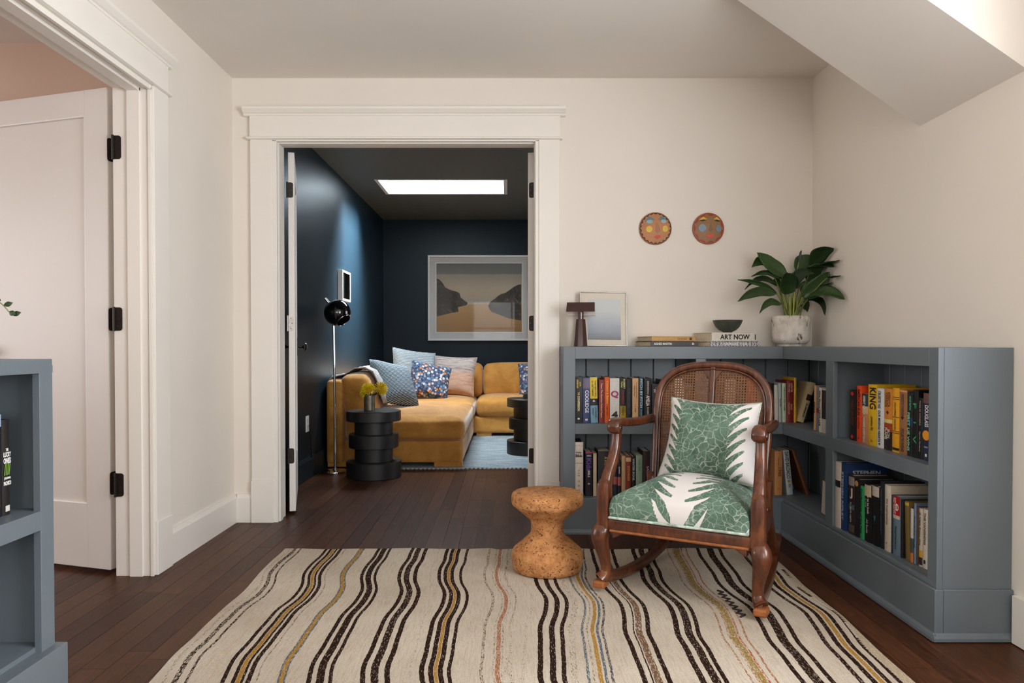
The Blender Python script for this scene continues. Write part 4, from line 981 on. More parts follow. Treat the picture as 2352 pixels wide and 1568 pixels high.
# ------------------------------------------------------------------ things on the bookcase top
maroon_m = paint('maroon_gloss', (58, 25, 24), .12, .03, 6, coat=.6)
lampin_m = paint('lamp_inside_white', (205, 196, 190), .5, .02, 8)
base = Vector((onY(1334, 790, 3.945).x, 3.945, BT))
L = thing('table_lamp', base, 'glossy maroon table lamp with tent-shaped shade at the left of the bookcase', 'lamp', rz=math.radians(-9))
n = 8; mb = MB(); rr = []
for r, z in ((.039, 0), (.0265, .147)):
    rr.append([Vector((r*math.cos(2*PI*(k+.5)/n), r*math.sin(2*PI*(k+.5)/n), z)) for k in range(n)])
mb.rings(rr); build('base', mb, maroon_m, L, bevel=.002)
build('neck', MB().lathe([(.0001, .146), (.0155, .146), (.0155, .19), (.0001, .19)], 24), maroon_m, L, smooth=40)
hl = .0765
def tent(b0, z0, b1, z1, t_):                         # slanted plate pair with a narrow ridge
    mb = MB()
    for s in (-1, 1):
        poly = [(s*b0, z0), (s*b1, z1), (s*(b1-t_), z1), (s*(b0-t_), z0)]
        mb.prism(poly, -hl, hl, lambda u, v, w: (w*(1 if v < z1-.001 else .97), u, v))
    mb.box(-hl*.97, hl*.97, -b1, b1, z1-.002, z1); return mb
def tip(mb):
    M = Matrix.Translation((0, 0, .19)) @ Matrix.Rotation(math.radians(-13), 4, 'X') @ Matrix.Translation((0, 0, -.19)); mb.v = [tuple(M @ Vector(p)) for p in mb.v]; return mb
sh = build('shade', tip(tent(.045, .176, .014, .236, .003)), maroon_m, L)
build('shade_lining', tip(tent(.0405, .1762, .0125, .2325, .001)), lampin_m, sh)
build('shade_bar', tip(MB().box(-.004, .004, -.038, .038, .186, .19)), maroon_m, sh)

alu_m = paint('brushed_aluminium', (170, 166, 160), .25, .03, 20, metal=.9)
matb_m = paint('mat_board', (220, 209, 192), .8, .02, 8)
sea_m, t = newmat('misty_sea_print', .6)
sp = t.n('ShaderNodeSeparateXYZ'); t.l(t.coords(), sp.inputs[0])
zz = t.math('ADD', t.math('MULTIPLY', sp.outputs['Z'], 4.6), t.math('MULTIPLY', t.noise(t.coords((3, 3, 14)), 3, 4), .16))
t.col(t.ramp(zz, [(.18, (112, 112, 112)), (.30, (134, 137, 138)), (.42, (150, 156, 166)), (.6, (168, 174, 184)), (.85, (192, 196, 198)), (1.0, (204, 206, 204))]))
a = onY(1332, 790, 4.03); b = onY(1441, 790, 4.03); w = b.x-a.x; h = .305
Fm = thing('framed_print', ((a.x+b.x)/2, 4.035, BT+.001), 'small leaning picture of a misty sea in a thin silver frame', 'picture', rot=(math.radians(-9), math.radians(.6), math.radians(1.2)))
e = .005
mb = MB().box(-w/2, -w/2+e, -.010, .010, 0, h).box(w/2-e, w/2, -.010, .010, 0, h).box(-w/2+e, w/2-e, -.010, .010, 0, e).box(-w/2+e, w/2-e, -.010, .010, h-e, h)
build('frame', mb, alu_m, Fm, bevel=.001)
build('mat', MB().box(-w/2+e, w/2-e, -.004, .004, e, h-e), matb_m, Fm)
build('print', MB().box(-w/2+.043, w/2-.034, -.0052, -.0042, .036, h-.041), sea_m, Fm)
glass_m = bpy.data.materials.new('picture_glass'); glass_m.use_nodes = True
nt = glass_m.node_tree; nt.nodes.clear(); out = nt.nodes.new('ShaderNodeOutputMaterial'); mx = nt.nodes.new('ShaderNodeMixShader'); tr = nt.nodes.new('ShaderNodeBsdfTransparent'); gl = nt.nodes.new('ShaderNodeBsdfGlossy'); fr = nt.nodes.new('ShaderNodeFresnel')
gl.inputs['Roughness'].default_value = .02; fr.inputs['IOR'].default_value = 1.22
nt.links.new(fr.outputs[0], mx.inputs[0]); nt.links.new(tr.outputs[0], mx.inputs[1]); nt.links.new(gl.outputs[0], mx.inputs[2]); nt.links.new(mx.outputs[0], out.inputs[0])
build('glass', MB().box(-w/2+e, w/2-e, -.0072, -.0062, e, h-e), glass_m, Fm)

# horizontal books: local x along the spine, y inward, z up; spine faces -y
def flat_book(px0, py, px1, Y, z, hgt, wid, yaw, label, color, text=None, tcol=WHT, pages=None, mat=None, extra=()):
    a, b = onY(px0, py, Y), onY(px1, py, Y); ln = (b.x-a.x)/math.cos(yaw)
    T = thing('art_book', (a.x, Y, z+.0004), label, 'book', rz=yaw, local=True)
    m = mat or flat(color, .5); bt = .003
    build('cover', MB().box(0, ln, 0, wid, 0, bt).box(0, ln, 0, wid, hgt-bt, hgt).box(0, ln, 0, .003, bt, hgt-bt), m, T, bevel=.0012)
    build('page_block', MB().box(.004, ln-.004, .0032, wid-.005, bt, hgt-bt), pages or paper_m, T)
    for s, c, x0, x1, fill in ([text] if text else [])+list(extra):
        lettering(T, s, (ln*(x0+x1)/2, -.0005, hgt/2), (1, 0, 0), (0, 0, 1), ln*(x1-x0), hgt*fill, flat(c, .5), bold=1.5)
    return T
marb_m, t = newmat('marbled_paper', .5)
t.col(t.ramp(t.wave(t.coords((1, 1, 4)), 18, 9, 3, 1.2), [(.1, (92, 88, 96)), (.3, (206, 202, 204)), (.8, (190, 184, 190)), (1, (226, 222, 220))]))
yw = math.radians(14)
z1 = BT
flat_book(1494, 785, 1612, 3.885, z1, .0275, .20, yw, 'dark grey art book with white title at the bottom of the left stack', (84, 80, 78), ('AGNES MARTIN', (226, 224, 220), .07, .44, .44), extra=[('◖▸', (226, 224, 220), .86, .92, .5)])
flat_book(1497, 772, 1604, 3.888, z1+.0279, .026, .195, yw, 'tan gold book on top of the left stack', (196, 152, 92), ('COLOUR FIELD', (150, 104, 50), .58, .80, .36), extra=[('▪', (90, 60, 30), .86, .92, .5)])
flat_book(1631, 785, 1757, 3.905, z1, .0265, .18, yw, 'marbled grey and white book at the bottom of the right stack', (200, 196, 198), ('COLLECTED', (232, 230, 228), .28, .74, .5), mat=marb_m)
flat_book(1635, 768, 1748, 3.897, z1+.0269, .048, .20, yw, 'thick white art book with black title on top of the right stack', (222, 216, 204), ('ART NOW', (40, 38, 36), .18, .84, .58), extra=[('▏', (90, 86, 80), .95, .98, .6)])
bc = Vector((onY(1671, 745, 3.975).x, 3.975, z1+.0269+.048+.001))
bowl_m = paint('dark_green_glaze', (66, 72, 62), .4, .2, 14, .1, 60)
mb = MB(); mb.lathe([(.0001, 0), (.024, 0), (.027, .004), (.046, .013), (.063, .030), (.074, .050), (.0795, .066), (.0775, .067), (.070, .055), (.055, .036), (.036, .017), (.02, .009), (.0001, .008)], 40, bc)
T = thing('bowl', bc, 'small dark green ceramic bowl sitting on the white art book', 'bowl'); build('body', mb, bowl_m, T, smooth=60)

# ------------------------------------------------------------------ potted plant
pc = Vector((onY(1816.5, 780, 3.975).x, 3.975, BT+.0005))
pot_m, t = newmat('whitewashed_clay', .85, spec=.2)
v = t.coords(); n1 = t.noise(v, 16, 5, .65); n2 = t.noise(t.coords((1, 1, .5)), 38, 4, .6, .8)
c = t.ramp(n1, [(.3, (184, 175, 164)), (.6, (222, 216, 207))])
t.col(t.mix(t.ramp(n2, [(.60, (0,0,0)), (.68, (255,255,255))]), c, (104, 92, 80))); t.bump(n2, .3, .003)
PT = thing('potted_plant', pc, 'leafy green plant in a whitewashed scalloped pot in the bookcase corner', 'potted plant')
nseg = 88; rings = []
for r, z in [(.0001, 0), (.070, 0), (.073, .004), (.072, .010), (.078, .013), (.091, .022), (.0975, .038), (.099, .06), (.0985, .10), (.0985, .128), (.0995, .134), (.0995, .146), (.0985, .155), (.096, .163), (.090, .165), (.088, .150), (.086, .13)]:
    ring = []
    for k in range(nseg):
        a = 2*PI*k/nseg; sc_ = 1 + (.030*abs(math.sin(a*11)) if .128 < z <= .163 and r > .09 else 0)
        ring.append(pc + Vector((r*sc_*math.cos(a), r*sc_*math.sin(a), z)))
    rings.append(ring)
mb = MB(); mb.rings(rings, cap=False); build('pot', mb, pot_m, PT, smooth=50)
build('soil', MB().lathe([(.0001, .140), (.05, .142), (.088, .140), (.088, .13), (.0001, .13)], 28, pc), paint('soil', (40, 30, 24), .95, .3, 60), PT, smooth=60)
leaf_m, t = newmat('glossy_leaf', .36, spec=.45)
n1 = t.noise(t.coords(), 12, 4); sp = t.n('ShaderNodeObjectInfo')
lc = t.ramp(n1, [(.3, (18, 34, 16)), (.7, (36, 60, 27))])
t.col(t.mix(t.math('MULTIPLY', sp.outputs['Random'], .5), lc, (58, 92, 34))); t.bump(t.wave(t.coords(), 40, 3, 2), .08, .002)
stem_m = paint('stem_green', (112, 122, 58), .5, .2, 20)
def crop7(x, y): return (1680+x/6.271, 560+y/6.271)
def leaf(base, tip, w, y0, y1, arch=.02, root=None, bend=0.0, tilt=0.35, fold=.22):
    (bx, by), (tx_, ty) = crop7(*base), crop7(*tip)
    def lim(px, y, k): return min(y, (XR-k)*F_PX/max(1, px-CX))
    A = onY(bx, by, lim(bx, pc.y+y0, .03)); B = onY(tx_, ty, lim(tx_, pc.y+y1, .02)); wd = 1.22*w/6.271*A.y/F_PX; tilt *= .75
    ax = (B-A); ln = ax.length; ax.normalize()
    view = Vector((0, -1, .18)); side = ax.cross(view); side.normalize(); nrm = side.cross(ax)
    side = (side*math.cos(tilt) + nrm*math.sin(tilt)).normalized(); nrm = side.cross(ax)
    up_ = Vector((0, 0, 1)) - ax*ax.z; 
    if up_.length < .1: up_ = nrm
    up_.normalize(); n, m = 12, 4; G_ = []
    for i in range(n+1):
        s = i/n; c_ = A.lerp(B, s) + up_*arch*math.sin(PI*s) + side*bend*math.sin(PI*s)
        hw = wd/2*(math.sin(PI*min(1, s**.78)*.985+.02)**.72)*(1 if s < .97 else .5)
        if i == n: hw = .0004
        G_.append([c_ + side*hw*(j/m) - nrm*fold*hw*(1-abs(j/m)**1.3) + up_*.0015*math.sin(s*14+j) for j in range(-m, m+1)])
    lf = build('leaf', MB().grid(G_), leaf_m, PT, smooth=180, thick=.0011)
    rb = [G_[i][m] + (-nrm)*.0007 for i in range(n)]
    build('midrib', MB().tube(rb, [.0016*(1-.8*i/n) for i in range(n)], 6), paint('midrib', (70, 92, 44), .5, .1, 30), lf, smooth=60)
    r0 = Vector((pc.x + (A.x-pc.x)*.22 + random.uniform(-.012, .012), pc.y + random.uniform(-.03, .03), pc.z+.138))
    mid = r0.lerp(A, .5) + Vector(((A.x-r0.x)*-.18, 0, .025 if A.z > r0.z else .05))
    st_ = [r0*(1-s)**2 + mid*2*s*(1-s) + A*s*s for s in np.linspace(0, 1, 9)]
    build('stem', MB().tube(st_, [.0045-.002*i/8 for i in range(9)], 8), stem_m, lf, smooth=60)
for spec in [((800, 470), (370, 122), 165, -.03, -.06, .012, -.012, .2), ((545, 300), (292, 335), 120, .02, .03, .03, 0, .5), ((700, 500), (285, 470), 70, -.01, .0, .028, 0, .9), ((660, 575), (193, 655), 78, .02, .02, .045, 0, .9),
             ((650, 700), (90, 515), 62, -.04, -.07, .004, .012, .9), ((650, 715), (90, 828), 118, -.05, -.09, .03, 0, .3), ((725, 865), (405, 998), 92, -.05, -.08, .035, 0, .4),
             ((880, 700), (770, 425), 250, -.03, -.10, .0, 0, .15), ((930, 640), (1190, 420), 150, .0, -.10, .05, 0, .7), ((930, 400), (1205, 180), 180, .03, .03, .02, 0, .25), ((1150, 360), (1475, 62), 185, .0, .0, .015, -.014, .2),
             ((1180, 390), (1558, 232), 150, .05, .05, .01, 0, .4), ((1060, 360), (1480, 330), 150, .06, .05, .02, 0, .4), ((1030, 770), (1415, 398), 210, -.05, -.06, .0, .012, .1), ((1390, 480), (1572, 455), 110, .04, .04, .0, 0, .5), ((1180, 620), (1430, 560), 190, .04, .05, .0, 0, .2),
             ((1040, 790), (1635, 798), 175, -.04, -.05, .045, 0, .25), ((1040, 820), (1350, 1030), 110, .0, -.03, .05, 0, .45), ((972, 260), (1006, 92), 36, .02, .02, .0, 0, .3), ((1010, 880), (1100, 975), 120, .03, .04, .02, 0, .2), ((900, 560), (1010, 330), 130, .03, .02, .0, 0, .3),
             ((1080, 520), (1330, 300), 170, .02, .02, .01, 0, .25), ((1000, 700), (1230, 560), 190, .02, .0, .0, 0, .2), ((760, 620), (560, 560), 120, .03, .03, .02, 0, .4), ((960, 500), (1080, 250), 150, .04, .05, .0, 0, .2), ((1150, 700), (1500, 640), 150, .05, .06, .01, 0, .3), ((820, 560), (700, 380), 130, .05, .06, .0, 0, .3)]:
    b_, t_, w_, y0, y1, ar, be, ti = spec
    leaf(b_, t_, w_, y0, y1, ar, None, be, ti)
mb = MB()
for k in range(9):
    a = 2*PI*k/9; r0 = pc + Vector((.02*math.cos(a), .02*math.sin(a), .138)); r1 = pc + Vector((.035*math.cos(a), .03*math.sin(a), .138+.13+.03*math.sin(k*2.1)))
    mb.tube([r0, r0.lerp(r1, .5)+Vector((0, 0, .005)), r1], [.006, .005, .0035], 8)
build('leaf_stalks', mb, paint('pale_stalk', (140, 146, 66), .5, .2, 20), PT, smooth=60)

# ------------------------------------------------------------------ round face plaques on the back wall
def plaque(px, py, rpx, label, skin, rim_c, feats, nscal, scal_in, tilt):
    c0 = onY(px, py, YB-.004); R = rpx/408.0
    T = thing('face_plaque', (c0.x, YB-.0005, c0.z), label, 'wall plaque', local=True, rot=(0, 0, 0))
    ORG[T.name] = Vector((0, 0, 0))
    q = Matrix.Rotation(PI/2, 4, 'X')                 # lathe axis -> -y
    mb = MB(); mb.lathe([(.0001, 0), (R, 0), (R*1.0, .008), (R*.985, .011), (R*.7, .0165), (R*.35, .020), (.0001, .0212)], 48, (0, 0, 0), q)
    body = build('disc', mb, paint('plaque_skin_%d' % nscal, skin, .55, .06, 10), T, smooth=40)
    def surf(x, z, lift=.0012):
        r = math.hypot(x, z)/R
        pr = [(0, .0212), (.35, .020), (.7, .0165), (.985, .011), (1.0, .008)]
        for (a, ya), (b, yb_) in zip(pr, pr[1:]):
            if r <= b: d = ya+(yb_-ya)*(r-a)/(b-a); break
        else: d = .008
        return Vector((x, -d-lift, z))
    mb = MB(); n = 144; inner, outer = [], []
    for k in range(n):
        a = 2*PI*k/n; ri = scal_in + (.955-scal_in)*(1-abs(math.sin(a*nscal/2)))
        inner.append((a, ri))
    G_ = [[surf(R*(ri+(1-ri)*s)*math.cos(a), R*(ri+(1-ri)*s)*math.sin(a), .0008) for s in (0, .5, 1.0)] for a, ri in inner+[inner[0]]]
    mb.grid(G_); build('scalloped_rim', mb, paint('plaque_rim_%d' % nscal, rim_c, .5, .08, 10), T)
    ct, st_ = math.cos(tilt), math.sin(tilt)
    for name, pts, col, lift in feats:
        mb = MB(); P = []
        cx_ = sum(p[0] for p in pts)/len(pts); cz_ = sum(p[1] for p in pts)/len(pts)
        dense = []
        for i in range(len(pts)):
            a, b = pts[i], pts[(i+1) % len(pts)]
            dense.append(a); dense.append(((a[0]+b[0])/2, (a[1]+b[1])/2))
        ring = [surf(R*p[0], R*p[1], lift) for p in dense]; low = [surf(R*p[0], R*p[1], 0) for p in dense]; n = len(dense)
        cv = surf(R*cx_, R*cz_, lift*1.25); vs = ring + low + [cv]
        fs = [(i, (i+1) % n, 2*n) for i in range(n)] + [(i, n+i, n+(i+1) % n, (i+1) % n) for i in range(n)]
        mb.add(vs, fs); build(name, mb, flat(col, .5), T)
    return T
def ell(cx_, cz_, a, b, n=18): return [(cx_+a*math.cos(2*PI*k/n), cz_+b*math.sin(2*PI*k/n)) for k in range(n)]
def pc1(x, y): return ((x-585)/338, (585-y)/338)
F1 = [('eyeshadow', [pc1(*p) for p in ((350, 455), (440, 340), (500, 360), (570, 405), (480, 415), (400, 430))], (92, 122, 130), .0016), ('eyeshadow', [pc1(*p) for p in ((630, 410), (700, 335), (760, 350), (830, 420), (760, 405), (690, 410))], (92, 122, 130), .0016),
      ('eye', ell(*pc1(455, 450), .20, .115), (138, 170, 182), .0020), ('eye', ell(*pc1(750, 440), .165, .115), (148, 176, 186), .0020),
      ('cheek', ell(*pc1(446, 605), .20, .20), (216, 178, 66), .0030), ('cheek', ell(*pc1(783, 595), .175, .20), (216, 178, 66), .0030),
      ('nose', [pc1(*p) for p in ((595, 470), (575, 640), (625, 690), (680, 640), (640, 480))], (160, 106, 68), .0022),
      ('lips', [pc1(*p) for p in ((545, 765), (600, 728), (625, 738), (655, 725), (697, 758), (625, 808))], (196, 60, 38), .0030)]
plaque(1505, 525, 37, 'round face plaque with yellow cheeks and dark brown scalloped rim', (180, 122, 78), (60, 24, 18), F1, 22, .86, 0)
def pc2(x, y): return ((x-1685)/325, (583-y)/325)
F2 = [('eyelid', [pc2(*p) for p in ((1478, 415), (1570, 345), (1655, 400), (1565, 400))], (222, 184, 70), .0018), ('eyelid', [pc2(*p) for p in ((1780, 405), (1848, 345), (1930, 415), (1850, 400))], (222, 184, 70), .0018),
      ('eye', [pc2(*p) for p in ((1480, 422), (1560, 402), (1650, 408), (1560, 442))], (40, 38, 22), .0022), ('eye', [pc2(*p) for p in ((1785, 410), (1860, 403), (1930, 440), (1860, 445))], (40, 38, 22), .0022),
      ('cheek', ell(*pc2(1550, 580), .24, .25), (128, 142, 160), .0030), ('cheek', ell(*pc2(1886, 590), .17, .23), (112, 132, 148), .0030),
      ('nose', [pc2(*p) for p in ((1730, 470), (1675, 615), (1725, 660), (1775, 615))], (128, 94, 58), .0022),
      ('lips', [pc2(*p) for p in ((1622, 745), (1690, 700), (1720, 708), (1760, 698), (1815, 735), (1715, 785))], (206, 70, 48), .0030)]
plaque(1626.5, 525, 36, 'round face plaque with blue cheeks and red scalloped rim', (142, 104, 66), (160, 50, 30), F2, 11, .80, 0)

# ------------------------------------------------------------------ vase with a sprig on the near-left bookcase
vb = Vector((-1.372, 1.80, .9625))
T = thing('vase', vb, 'white vase with a thin leafy sprig, cut off by the left edge', 'vase')
build('body', MB().lathe([(.0001, 0), (.05, 0), (.058, .03), (.055, .08), (.035, .12), (.03, .14), (.034, .15), (.030, .15), (.026, .14), (.0001, .13)], 28, vb), white_m, T, smooth=60)
mb = MB(); s0 = vb+Vector((0, 0, .12)); s1 = Vector((-1.255, 1.85, 1.075)); path = [s0, s0.lerp(s1, .4)+Vector((0, 0, .06)), s0.lerp(s1, .8)+Vector((0, 0, .03)), s1]
path = spline(path, 4); mb.tube(path, .0015, 6); build('sprig', mb, stem_m, T, smooth=60)
for k, i in enumerate((5, 7, 9, 11, 12)):
    p = path[i]; d = Vector((.7, .2*(-1)**k, .25*(-1)**k)).normalized(); sd = d.cross(Vector((0, -1, .2))).normalized()
    G_ = [[p + d*.022*s + sd*.007*math.sin(PI*min(.98, s+.02))*j for j in (-1, 0, 1)] for s in np.linspace(0, 1, 6)]
    build('sprig_leaf', MB().grid(G_), leaf_m, T, smooth=180, thick=.0008)
# ------------------------------------------------------------------ den: rug, sofa, tables, lamps, pictures
drug_m, t = newmat('blue_grey_weave', .95, spec=.15)
n1 = t.noise(t.coords((3, 60, 10)), 2.0, 4, .7); n2 = t.noise(t.coords((40, 40, 10)), 2.0, 3)
t.col(t.mix(t.ramp(n2, [(.4, (0,0,0)), (.7, (160,160,160))]), t.ramp(n1, [(.35, (84, 104, 122)), (.5, (132, 148, 158)), (.65, (190, 196, 196))]), (206, 208, 204)))
t.bump(t.wave(t.coords(), 60, 1.5, 2, 2, 'Y'), .6, .004)
mb = MB().box(-1.15, 1.9, 5.86, 8.3, 0.0005, .012)
R_ = build('den_rug', mb, drug_m, None, bevel=.003); prop(R_, 'blue-grey woven rug under the mustard sofa in the den', 'rug')
mb = MB(); x = -1.15
while x < 1.9:
    mb.box(x, x+.016, 5.842, 5.864, .001, .010); x += .034
o = build('fringe_knots', mb, flat((190, 188, 180), .9), R_); o['kind'] = 'stuff'

velvet_m, t = newmat('mustard_velvet', .8, spec=.25, sheen=.5)
n1 = t.noise(t.coords(), 5, 4, .6, .8); n2 = t.noise(t.coords(), 60, 3)
t.col(t.mix(t.math('MULTIPLY', n2, .25), t.ramp(n1, [(.3, (178, 119, 50)), (.7, (214, 157, 78))]), (186, 132, 62))); t.bump(t.noise(t.coords(), 14, 3, .5, .6), .25, .02)
def rbox(mb, x0, x1, y0, y1, z0, z1, r, puff=(0, 0, 0), n=10, skew=None):
    # rounded, slightly inflated box as a closed grid cube
    c = Vector(((x0+x1)/2, (y0+y1)/2, (z0+z1)/2)); h = Vector(((x1-x0)/2, (y1-y0)/2, (z1-z0)/2)); r = min(r, *h)
    def mp(u, v, w):
        p = Vector((u*h.x, v*h.y, w*h.z)); q = Vector([max(-h[i]+r, min(h[i]-r, p[i])) for i in range(3)]); d = p-q
        if d.length > 1e-9: p = q + d.normalized()*min(r, d.length) if d.length > r else q + d
        e = Vector((math.copysign(1, u)*puff[0]*abs(u)**3*(1-v*v)*(1-w*w), math.copysign(1, v)*puff[1]*abs(v)**3*(1-u*u)*(1-w*w), math.copysign(1, w)*puff[2]*abs(w)**3*(1-u**4)*(1-v**4)))
        p = c+p+e
        if skew: p = skew(p)
        return p
    def bias(k):                                        # denser near the edges
        s = -1+2*k/n; return math.copysign(1-(1-abs(s))**1.7, s)
    for ax in range(3):
        for sg in (-1, 1):
            G_ = []
            for i in range(n+1):
                row = []
                for j in range(n+1):
                    a, b = bias(i), bias(j); uvw = [0, 0, 0]; uvw[ax] = sg; uvw[(ax+1) % 3] = a; uvw[(ax+2) % 3] = b
                    row.append(mp(*uvw))
                G_.append(row)
            mb.grid(G_)
    return mb
def weld(o):
    bm = bmesh.new(); bm.from_mesh(o.data); bmesh.ops.remove_doubles(bm, verts=bm.verts[:], dist=.0004); bmesh.ops.recalc_face_normals(bm, faces=bm.faces[:]); bm.to_mesh(o.data); bm.free()
    o.data.polygons.foreach_set('use_smooth', [True]*len(o.data.polygons)); return o
SO = thing('sectional_sofa', (-.6, 7.2, .012), 'mustard velvet corner sofa with long chaise in the navy den', 'sofa')
def cushion(name, *a, **kw): return weld(build(name, rbox(MB(), *a, **kw), velvet_m, SO, smooth=180))
CX0, CX1, CY0 = -1.475, -.37, 5.90
cushion('base', -1.33, CX1, CY0, 7.88, .042, .222, .02)
cushion('base', -1.33, 1.75, 7.90, 8.70, .042, .222, .02)
cushion('back_frame', CX0, -1.33, CY0-.01, 8.70, .03, .715, .035)
cushion('back_frame', -1.33, 1.75, 8.62, 8.76, .03, .70, .035)
cushion('seat_cushion', -1.32, CX1+.012, CY0-.012, 7.40, .224, .400, .045, puff=(.005, .015, .06))
cushion('seat_cushion', -1.32, CX1+.012, 7.41, 8.60, .224, .405, .045, puff=(.005, .01, .04))
cushion('seat_cushion', -.345, .62, 7.88, 8.60, .224, .415, .05, puff=(.01, .02, .035))
cushion('seat_cushion', .63, 1.70, 7.88, 8.60, .224, .415, .05, puff=(.01, .02, .035))
lean = lambda k, x0: (lambda p: Vector((p.x - (p.z-.40)*k, p.y, p.z)))
for y0, y1, zt in ((5.90, 6.95, .745), (6.97, 7.95, .755)):
    cushion('back_cushion', -1.32, -1.10, y0, y1, .402, zt, .05, puff=(.025, .01, .02), skew=lean(.12, 0))
leanb = lambda p: Vector((p.x, p.y + (p.z-.40)*.12, p.z))
for x0, x1, zt in ((-1.28, -.80, .77), (-.79, -.30, .775), (-.28, .62, .775), (.63, 1.65, .77)):
    cushion('back_cushion', x0, x1, 8.36, 8.60, .41, zt, .05, puff=(.01, .025, .02), skew=leanb)
for x0, x1, y0, y1 in ((-.60, CX1+.0, CY0, CY0+.09), (-1.46, -1.25, CY0, CY0+.09), (-.345, -.18, 7.91, 7.99), (1.5, 1.7, 7.91, 7.99), (1.5, 1.7, 8.6, 8.7), (-1.46, -1.3, 8.55, 8.7)):
    build('leg', MB().box(x0, x1, y0, y1, .012, .05), velvet_m, SO, bevel=.003)

stripe_m, t = newmat('blue_grey_stripe', .9, spec=.15)
w1 = t.wave(t.coords((1, 1, 1), rot=(0, .35, 0)), 26, 2.2, 3, 1.5, 'Z')
t.col(t.ramp(w1, [(.2, (40, 50, 62)), (.5, (88, 100, 112)), (.8, (150, 158, 162))])); t.bump(w1, .4, .004)
light_m, t = newmat('pale_grey_stripe', .9, spec=.15)
w1 = t.wave(t.coords((1, 1, 1), rot=(0, .2, 0)), 24, 3.0, 3, 2.0, 'Z')
t.col(t.ramp(w1, [(.1, (84, 98, 110)), (.5, (136, 146, 152)), (.8, (176, 180, 178))])); t.bump(w1, .3, .004)
pink_m, t = newmat('cream_pink_weave', .9, spec=.15)
w1 = t.noise(t.coords((6, 6, 90)), 1.6, 4, .65); sp = t.n('ShaderNodeSeparateXYZ'); t.l(t.coords(), sp.inputs[0])
c = t.ramp(w1, [(.36, (112, 92, 90)), (.48, (178, 162, 154)), (.7, (200, 190, 182))])
t.col(t.mix(t.ramp(sp.outputs['Z'], [(.0, (255, 255, 255)), (.06, (0, 0, 0))]), c, t.mix(.55, c, (206, 150, 112)))); t.bump(w1, .3, .004)
floral_m, t = newmat('blue_floral', .9, spec=.15)
v = t.coords(); d = t.voro(v, 30); rc = t.voro(v, 30, out='Color'); spx = t.n('ShaderNodeSeparateColor'); t.l(rc, spx.inputs[0])
fc = t.ramp(spx.outputs[0], [(0, (206, 198, 196)), (.3, (190, 120, 66)), (.5, (120, 146, 170)), (.7, (214, 170, 150)), (.9, (150, 170, 186))], 'CONSTANT')
bg = t.ramp(t.noise(v, 40, 3), [(.4, (52, 66, 92)), (.6, (92, 110, 138))])
vines = t.ramp(t.voro(v, 16, 'DISTANCE_TO_EDGE'), [(.0, (255,255,255)), (.05, (0,0,0))])
bg = t.mix(vines, bg, (34, 38, 52))
t.col(t.mix(t.ramp(d, [(.38, (255,255,255)), (.44, (0,0,0))]), bg, fc))
def sofa_pillow(label, loc, yaw, back, roll, w, h, th, m):
    return pillow('sofa_pillow', label, '', loc, Euler((math.radians(-back), math.radians(roll), math.radians(yaw)), 'XYZ'), w, h, th, m, n=28, pinch=.06)
sofa_pillow('dark blue-grey striped pillow at the near end of the chaise', (-1.0, 6.43, .655), 52, 32, 10, .46, .44, .15, stripe_m)
sofa_pillow('pale grey-blue striped pillow behind the floral one in the sofa corner', (-1.0, 7.78, .71), 28, 20, 8, .50, .50, .15, light_m)
sofa_pillow('blue floral pillow in front of the striped one in the sofa corner', (-.83, 7.70, .615), 14, 24, 12, .44, .40, .14, floral_m)
sofa_pillow('cream and pink woven pillow against the back of the corner sofa', (-.62, 8.16, .655), -3, 20, 3, .52, .46, .16, pink_m)
sofa_pillow('blue floral pillow at the right, half hidden by the door edge', (.32, 8.16, .62), -10, 22, -6, .42, .40, .14, floral_m)

# throw blanket over arm and back cushion
throw_m = paint('pale_grey_knit', (158, 154, 152), .95, .08, 40, .4, 90)
prof = [(-1.478, .45), (-1.480, .62), (-1.478, .70), (-1.455, .726), (-1.40, .735), (-1.35, .745), (-1.28, .790), (-1.20, .795), (-1.13, .765), (-1.085, .70), (-1.060, .63), (-1.045, .56), (-1.035, .50)]
G_ = []
for i, y in enumerate(np.linspace(6.02, 6.62, 22)):
    row = []
    for k, (x, z) in enumerate(prof):
        ff = .010*math.sin(y*34+k*.7)+.006*math.sin(y*71+k)
        row.append(Vector((x + (.006 if x < -1.4 else ff), y + .012*math.sin(k*1.3+y*5) + (k-5)*.012, z + .008 + max(0, ff)*.8)))
    G_.append(row)
TB = build('throw_blanket', MB().grid(G_), throw_m, None, smooth=180, thick=.006); prop(TB, 'pale grey throw blanket draped over the sofa arm and back', 'blanket')
for y_ in (0, -1):
    pass

# side tables: stacked black discs
blkwood_m = paint('black_stained_wood', (23, 22, 22), .42, .15, 24, .05, 60)
def side_table(px, d, label):
    c = Vector(((px-CX)*d/F_PX, d, .012 if d > 5.9 else 0.0005))
    T = thing('side_table', c, label, 'side table'); R = .205
    for name, r, z0, z1 in (('top', R, .425, .50), ('drum', R*.70, .325, .425), ('disc', R*.91, .225, .325), ('drum', R*.70, .12, .225), ('foot', R*1.01, 0, .12)):
        m = MB().lathe([(.0001, z0), (r-.003, z0), (r, z0+.003), (r, z1-.003), (r-.003, z1), (.0001, z1)], 44, c)
        build(name, m, blkwood_m, T, smooth=40)
    return c
tA = side_table(858, 5.55, 'black stacked-disc side table holding the yellow flowers')
tB = side_table(1216, 6.66, 'black stacked-disc side table half hidden by the right door')
